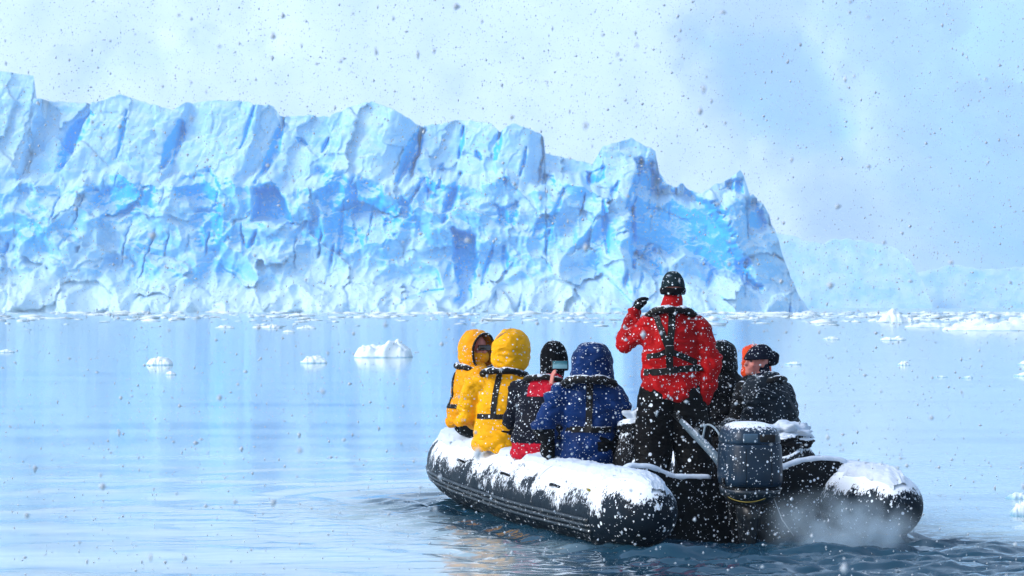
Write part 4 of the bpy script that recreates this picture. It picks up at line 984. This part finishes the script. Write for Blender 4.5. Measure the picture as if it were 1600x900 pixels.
# ---- standing driver
p = px(1048, 640, 20.75); yaw = R(4)
FL = .205
TR_ = [(Vector((0, .0, .885)), .235, .175, 0), (Vector((0, 0, .95)), .24, .18, 0), (Vector((0, -.005, 1.05)), .243, .172, 0), (Vector((0, -.01, 1.20)), .24, .168, 0), (Vector((0, -.01, 1.36)), .242, .172, 0), (Vector((0, -.01, 1.46)), .235, .16, 0),
       (Vector((0, -.005, 1.535)), .165, .125, 0), (Vector((.0, .0, 1.58)), .105, .105, 0), (Vector((.0, .01, 1.65)), .085, .09, 0)]
J = {'head': Vector((.02, .03, 1.785)), 'shL': Vector((-.205, -.01, 1.45)), 'elL': Vector((-.36, .10, 1.36)), 'wrL': Vector((-.27, .22, 1.60)), 'hdL': Vector((.3, .15, .9)), 'pnL': Vector((.9, .2, -.2)),
     'shR': Vector((.22, -.01, 1.45)), 'elR': Vector((.33, -.06, 1.15)), 'wrR': Vector((.27, -.05, .90)), 'hdR': Vector((-.1, -.3, -.9)), 'pnR': Vector((-.9, 0, -.2)),
     'hipL': Vector((-.105, 0, .90)), 'knL': Vector((-.14, .05, .50)), 'anL': Vector((-.16, .0, .10)), 'toeL': Vector((-.18, .17, .055)),
     'hipR': Vector((.115, 0, .90)), 'knR': Vector((.19, .04, .50)), 'anR': Vector((.22, -.01, .10)), 'toeR': Vector((.26, .16, .055))}
e, HM, jk, bv = person('drv', (p.x, 20.75, FL), yaw, 'standing driver in red jacket with black harness, one gloved hand raised', J, {'jacket': JR}, TR_,
    dict(seed=5, gloves='LR', hpitch=.06, group='crew of the boat', fold=.012, armr=(.10, .09, .07), curlL=.7, curlR=.75, legr=(.175, .16, .14)))
CAPM = cloth_mat('cap_teal', (.008, .022, .03), .25, .7, .1)
cp = beanie('cap_crown', HM, CAPM, e, .016, .0, False); 
ph_ = np.linspace(0, 2 * np.pi, 41); C = np.stack([.094 * np.cos(ph_), -.012 + .110 * np.sin(ph_), -.012 + .0 * ph_], -1)
sweep('ear_band', np.array([(HM @ Vector(q))[:] for q in C]), .014, KNIT, e, 10, False, 2.2)
B = Blob()
for t in np.linspace(-1, 1, 9): B.chain([HM @ Vector((.075 * t, .09 * math.cos(t * .9), .02)), HM @ Vector((.07 * t, .10 + .085 * math.cos(t), .005))], [.010, .008], 8)
B.grow('cap_brim', CAPM, e, .006, 2)
B = Blob(); B.chain([Vector((0, 0, 1.60)), HM @ Vector((0, -.025, -.085))], [.098, .085]); B.grow('collar', JR, e, .01, 5, .004, 3)
life_collar(e, (.0, -.005, 0), .19, .135, 1.575, 0, True, .04, .06)
strap_back(jk, bv, [(-.13, 1.60), (-.12, 1.53), (-.085, 1.42), (-.035, 1.29), (.06, 1.245), (.2, 1.185)], .05, HARN, e, 'harness_strap')
strap_back(jk, bv, [(.0, 1.62), (-.01, 1.53), (-.02, 1.42), (-.035, 1.28), (-.03, 1.13)], .058, HARN, e, 'harness_strap')
strap_back(jk, bv, [(-.035, 1.29), (-.12, 1.25), (-.21, 1.235)], .045, HARN, e, 'harness_strap')
belt(bv, (0, -.01), 1.125, .055, HARN, e, -math.pi * .93, -.07 * math.pi, .02)
bm = bmesh.new(); rbox(bm, (-.035, -.185, 1.285), (.075, .02, .085), .01); bm_obj('harness_plate', bm, HARN, e)

# ---- slate jacket passenger on the right
p = px(1210, 640, 21.4); yaw = R(54)
J = {**lap_arms(.47, .205, lean=(0, .12)), **legs(R(0), .14, .36, -.40), 'head': Vector((.0, .235, .765))}
J['elL'] = Vector((-.31, .13, .22)); J['wrL'] = Vector((-.18, .44, .22)); J['elR'] = Vector((.30, .14, .22)); J['wrR'] = Vector((.14, .48, .2))
e, HM, jk, bv = person('g', (p.x + .05, 21.4, .60), yaw, 'passenger in slate jacket and black beanie, face lifted towards the driver', J, {'jacket': JG}, seated((0, .15), 0, 1.0, .06, 1.12, 1.25),
    dict(seed=6, gloves='LR', hyaw=R(68), hpitch=.20, group=GP, fold=.013, armr=(.10, .094, .075)))
beanie('beanie', HM, KNITN, e, .030, .04, False, .0, .03)
lumpy('beanie_bobble', tuple(HM @ Vector((0, -.15, .075))), (.065, .06, .065), KNITN, e, 3, .15, 3)
B = Blob(); B.chain([HM @ Vector((0, -.05, -.05)), HM @ Vector((0, -.06, -.13)), Vector((0, .12, .58))], [.088, .10, .12]); B.grow('scarf', KNITN, e, .01, 5, .008, 2)
life_collar(e, (0, .10, 0), .13, .12, .60, 0, False, .036)
strap_back(jk, bv, [(-.05, .55), (-.05, .42), (-.04, .25)], .05, JO, e, 'orange_front_strip', 0, 1)

# ---- orange hooded passenger behind the slate one
p = px(1168, 640, 22.15); yaw = R(40)
J = {**lap_arms(w=.21), **legs(R(0), .13, .38, -.44), 'head': Vector((0, .10, .775))}
e, HM, jk, bv = person('h', (p.x + .125, 22.15, .60), yaw, 'passenger in orange hood mostly hidden behind the slate jacket', J, {'jacket': JK}, seated((0, .04), 0, 1.0, .06, .92), dict(seed=7, gloves='LR', hyaw=R(22), group=GP))
hood('hood', HM, JO, e, .018, .9, .02, .03, 4, .006, None)

# ---- black jacket passenger beyond the driver
p = px(1136, 640, 22.6); yaw = R(30)
J = {**lap_arms(w=.215), **legs(R(10), .13, .38, -.44), 'head': Vector((0, .08, .78))}
e, HM, jk, bv = person('f', (p.x, 22.6, .62), yaw, 'passenger in black hooded jacket half hidden behind the driver', J, {'jacket': JK}, seated((0, .05), 0, 1.0, .06, 1.02), dict(seed=8, gloves='LR', hyaw=R(-60), group=GP))
hood('hood', HM, JK, e, .034, .85, .0, .03, 9, .006, None)
B = Blob()
for t in np.linspace(-1, 1, 7): B.chain([HM @ Vector((.07 * t, .085 * math.cos(t * .9), .05)), HM @ Vector((.065 * t, .10 + .075 * math.cos(t), .035))], [.010, .008], 8)
B.grow('cap_brim', JK, e, .007, 2)
# ================================================================ FALLING SNOW
def build_snowfall():
    r = np.random.RandomState(21)
    bv = np.array([(1, 0, 0), (-1, 0, 0), (0, 1, 0), (0, -1, 0), (0, 0, 1), (0, 0, -1.0)])
    bf = np.array([(0, 2, 4), (2, 1, 4), (1, 3, 4), (3, 0, 4), (2, 0, 5), (1, 2, 5), (3, 1, 5), (0, 3, 5)])
    Vs, Fs, n = [], [], 0; want = 105000; got = 0
    while got < want:
        y = r.uniform(3.6, 46.0); 
        wx, wz = .28 * y + 2.0, .19 * y + 2.3
        if r.rand() > wx * wz / (.28 * 46 + 2) / (.19 * 46 + 2.3): continue
        x = r.uniform(-wx, wx); z = r.uniform(.03, wz)
        s = .0023 + .0016 * r.gamma(1.5, 1.0); s = min(s, .0065)
        P = bv * (1 + .3 * r.randn(len(bv), 1)) * s * np.array([r.uniform(.7, 1.3), r.uniform(.7, 1.3), r.uniform(.7, 1.6)])
        Vs.append(P + np.array([x, y, z])); Fs.append(bf + n); n += len(bv); got += 1
    M = Mat('snowflake', .9, .1); M.out((.44, .50, .57))
    o = np_obj('falling_snow', np.concatenate(Vs), np.concatenate(Fs), M.m, None, True)
    tag(o, 'snowflakes falling through the air over the water', None, None, 'stuff')
build_snowfall()

# ================================================================ EXHAUST MIST AT THE STERN
def build_mist():
    bm = bmesh.new(); bmesh.ops.create_icosphere(bm, subdivisions=4, radius=1.0); bmesh.ops.scale(bm, vec=(.80, .30, .40), verts=bm.verts)
    m = bpy.data.materials.new('exhaust_mist'); m.use_nodes = True; t = m.node_tree
    for nd in list(t.nodes): t.nodes.remove(nd)
    N = t.nodes.new; L = t.links.new
    o_ = N('ShaderNodeOutputMaterial'); v = N('ShaderNodeVolumePrincipled'); tc = N('ShaderNodeTexCoord'); nz = N('ShaderNodeTexNoise')
    sc = N('ShaderNodeVectorMath'); sc.operation = 'DIVIDE'; sc.inputs[1].default_value = (.80, .30, .40); L(tc.outputs['Object'], sc.inputs[0])
    ln = N('ShaderNodeVectorMath'); ln.operation = 'LENGTH'; L(sc.outputs[0], ln.inputs[0])
    fo = N('ShaderNodeMapRange'); fo.interpolation_type = 'SMOOTHSTEP'; L(ln.outputs['Value'], fo.inputs[0]); fo.inputs[1].default_value = .98; fo.inputs[2].default_value = .1; fo.inputs[3].default_value = 0; fo.inputs[4].default_value = 1
    nz.inputs['Scale'].default_value = 4.5; nz.inputs['Detail'].default_value = 4; L(tc.outputs['Object'], nz.inputs['Vector'])
    nr = N('ShaderNodeMapRange'); L(nz.outputs['Fac'], nr.inputs[0]); nr.inputs[1].default_value = .38; nr.inputs[2].default_value = .7; nr.inputs[4].default_value = 1
    mu = N('ShaderNodeMath'); mu.operation = 'MULTIPLY'; L(fo.outputs[0], mu.inputs[0]); L(nr.outputs[0], mu.inputs[1])
    m2 = N('ShaderNodeMath'); m2.operation = 'MULTIPLY'; m2.inputs[1].default_value = 8.5; L(mu.outputs[0], m2.inputs[0]); L(m2.outputs[0], v.inputs['Density'])
    v.inputs['Color'].default_value = (.68, .86, 1, 1); L(v.outputs[0], o_.inputs['Volume'])
    o = bm_obj('exhaust_mist', bm, m); o.location = (2.55, 19.22, .13); o.rotation_euler = (0, R(8), R(12))
    tag(o, 'pale exhaust mist drifting over the right stern tube', None, None, 'stuff')
build_mist()

# ================================================================ HAZE
def build_haze():
    bm = bmesh.new(); bmesh.ops.create_cube(bm, size=1.0)
    bmesh.ops.scale(bm, vec=(19000, 10200, 960), verts=bm.verts); bmesh.ops.translate(bm, vec=(0, 4900, 960 / 2 - 5), verts=bm.verts)
    m = bpy.data.materials.new('haze'); m.use_nodes = True; t = m.node_tree
    for nd in list(t.nodes): t.nodes.remove(nd)
    o_ = t.nodes.new('ShaderNodeOutputMaterial'); v = t.nodes.new('ShaderNodeVolumePrincipled')
    v.inputs['Color'].default_value = (.78, .895, 1.0, 1); v.inputs['Density'].default_value = .00028; v.inputs['Anisotropy'].default_value = .0
    t.links.new(v.outputs[0], o_.inputs['Volume'])
    o = bm_obj('haze', bm, m, None, False); tag(o, 'pale blue snow haze over the bay', None, None, 'stuff')
build_haze()
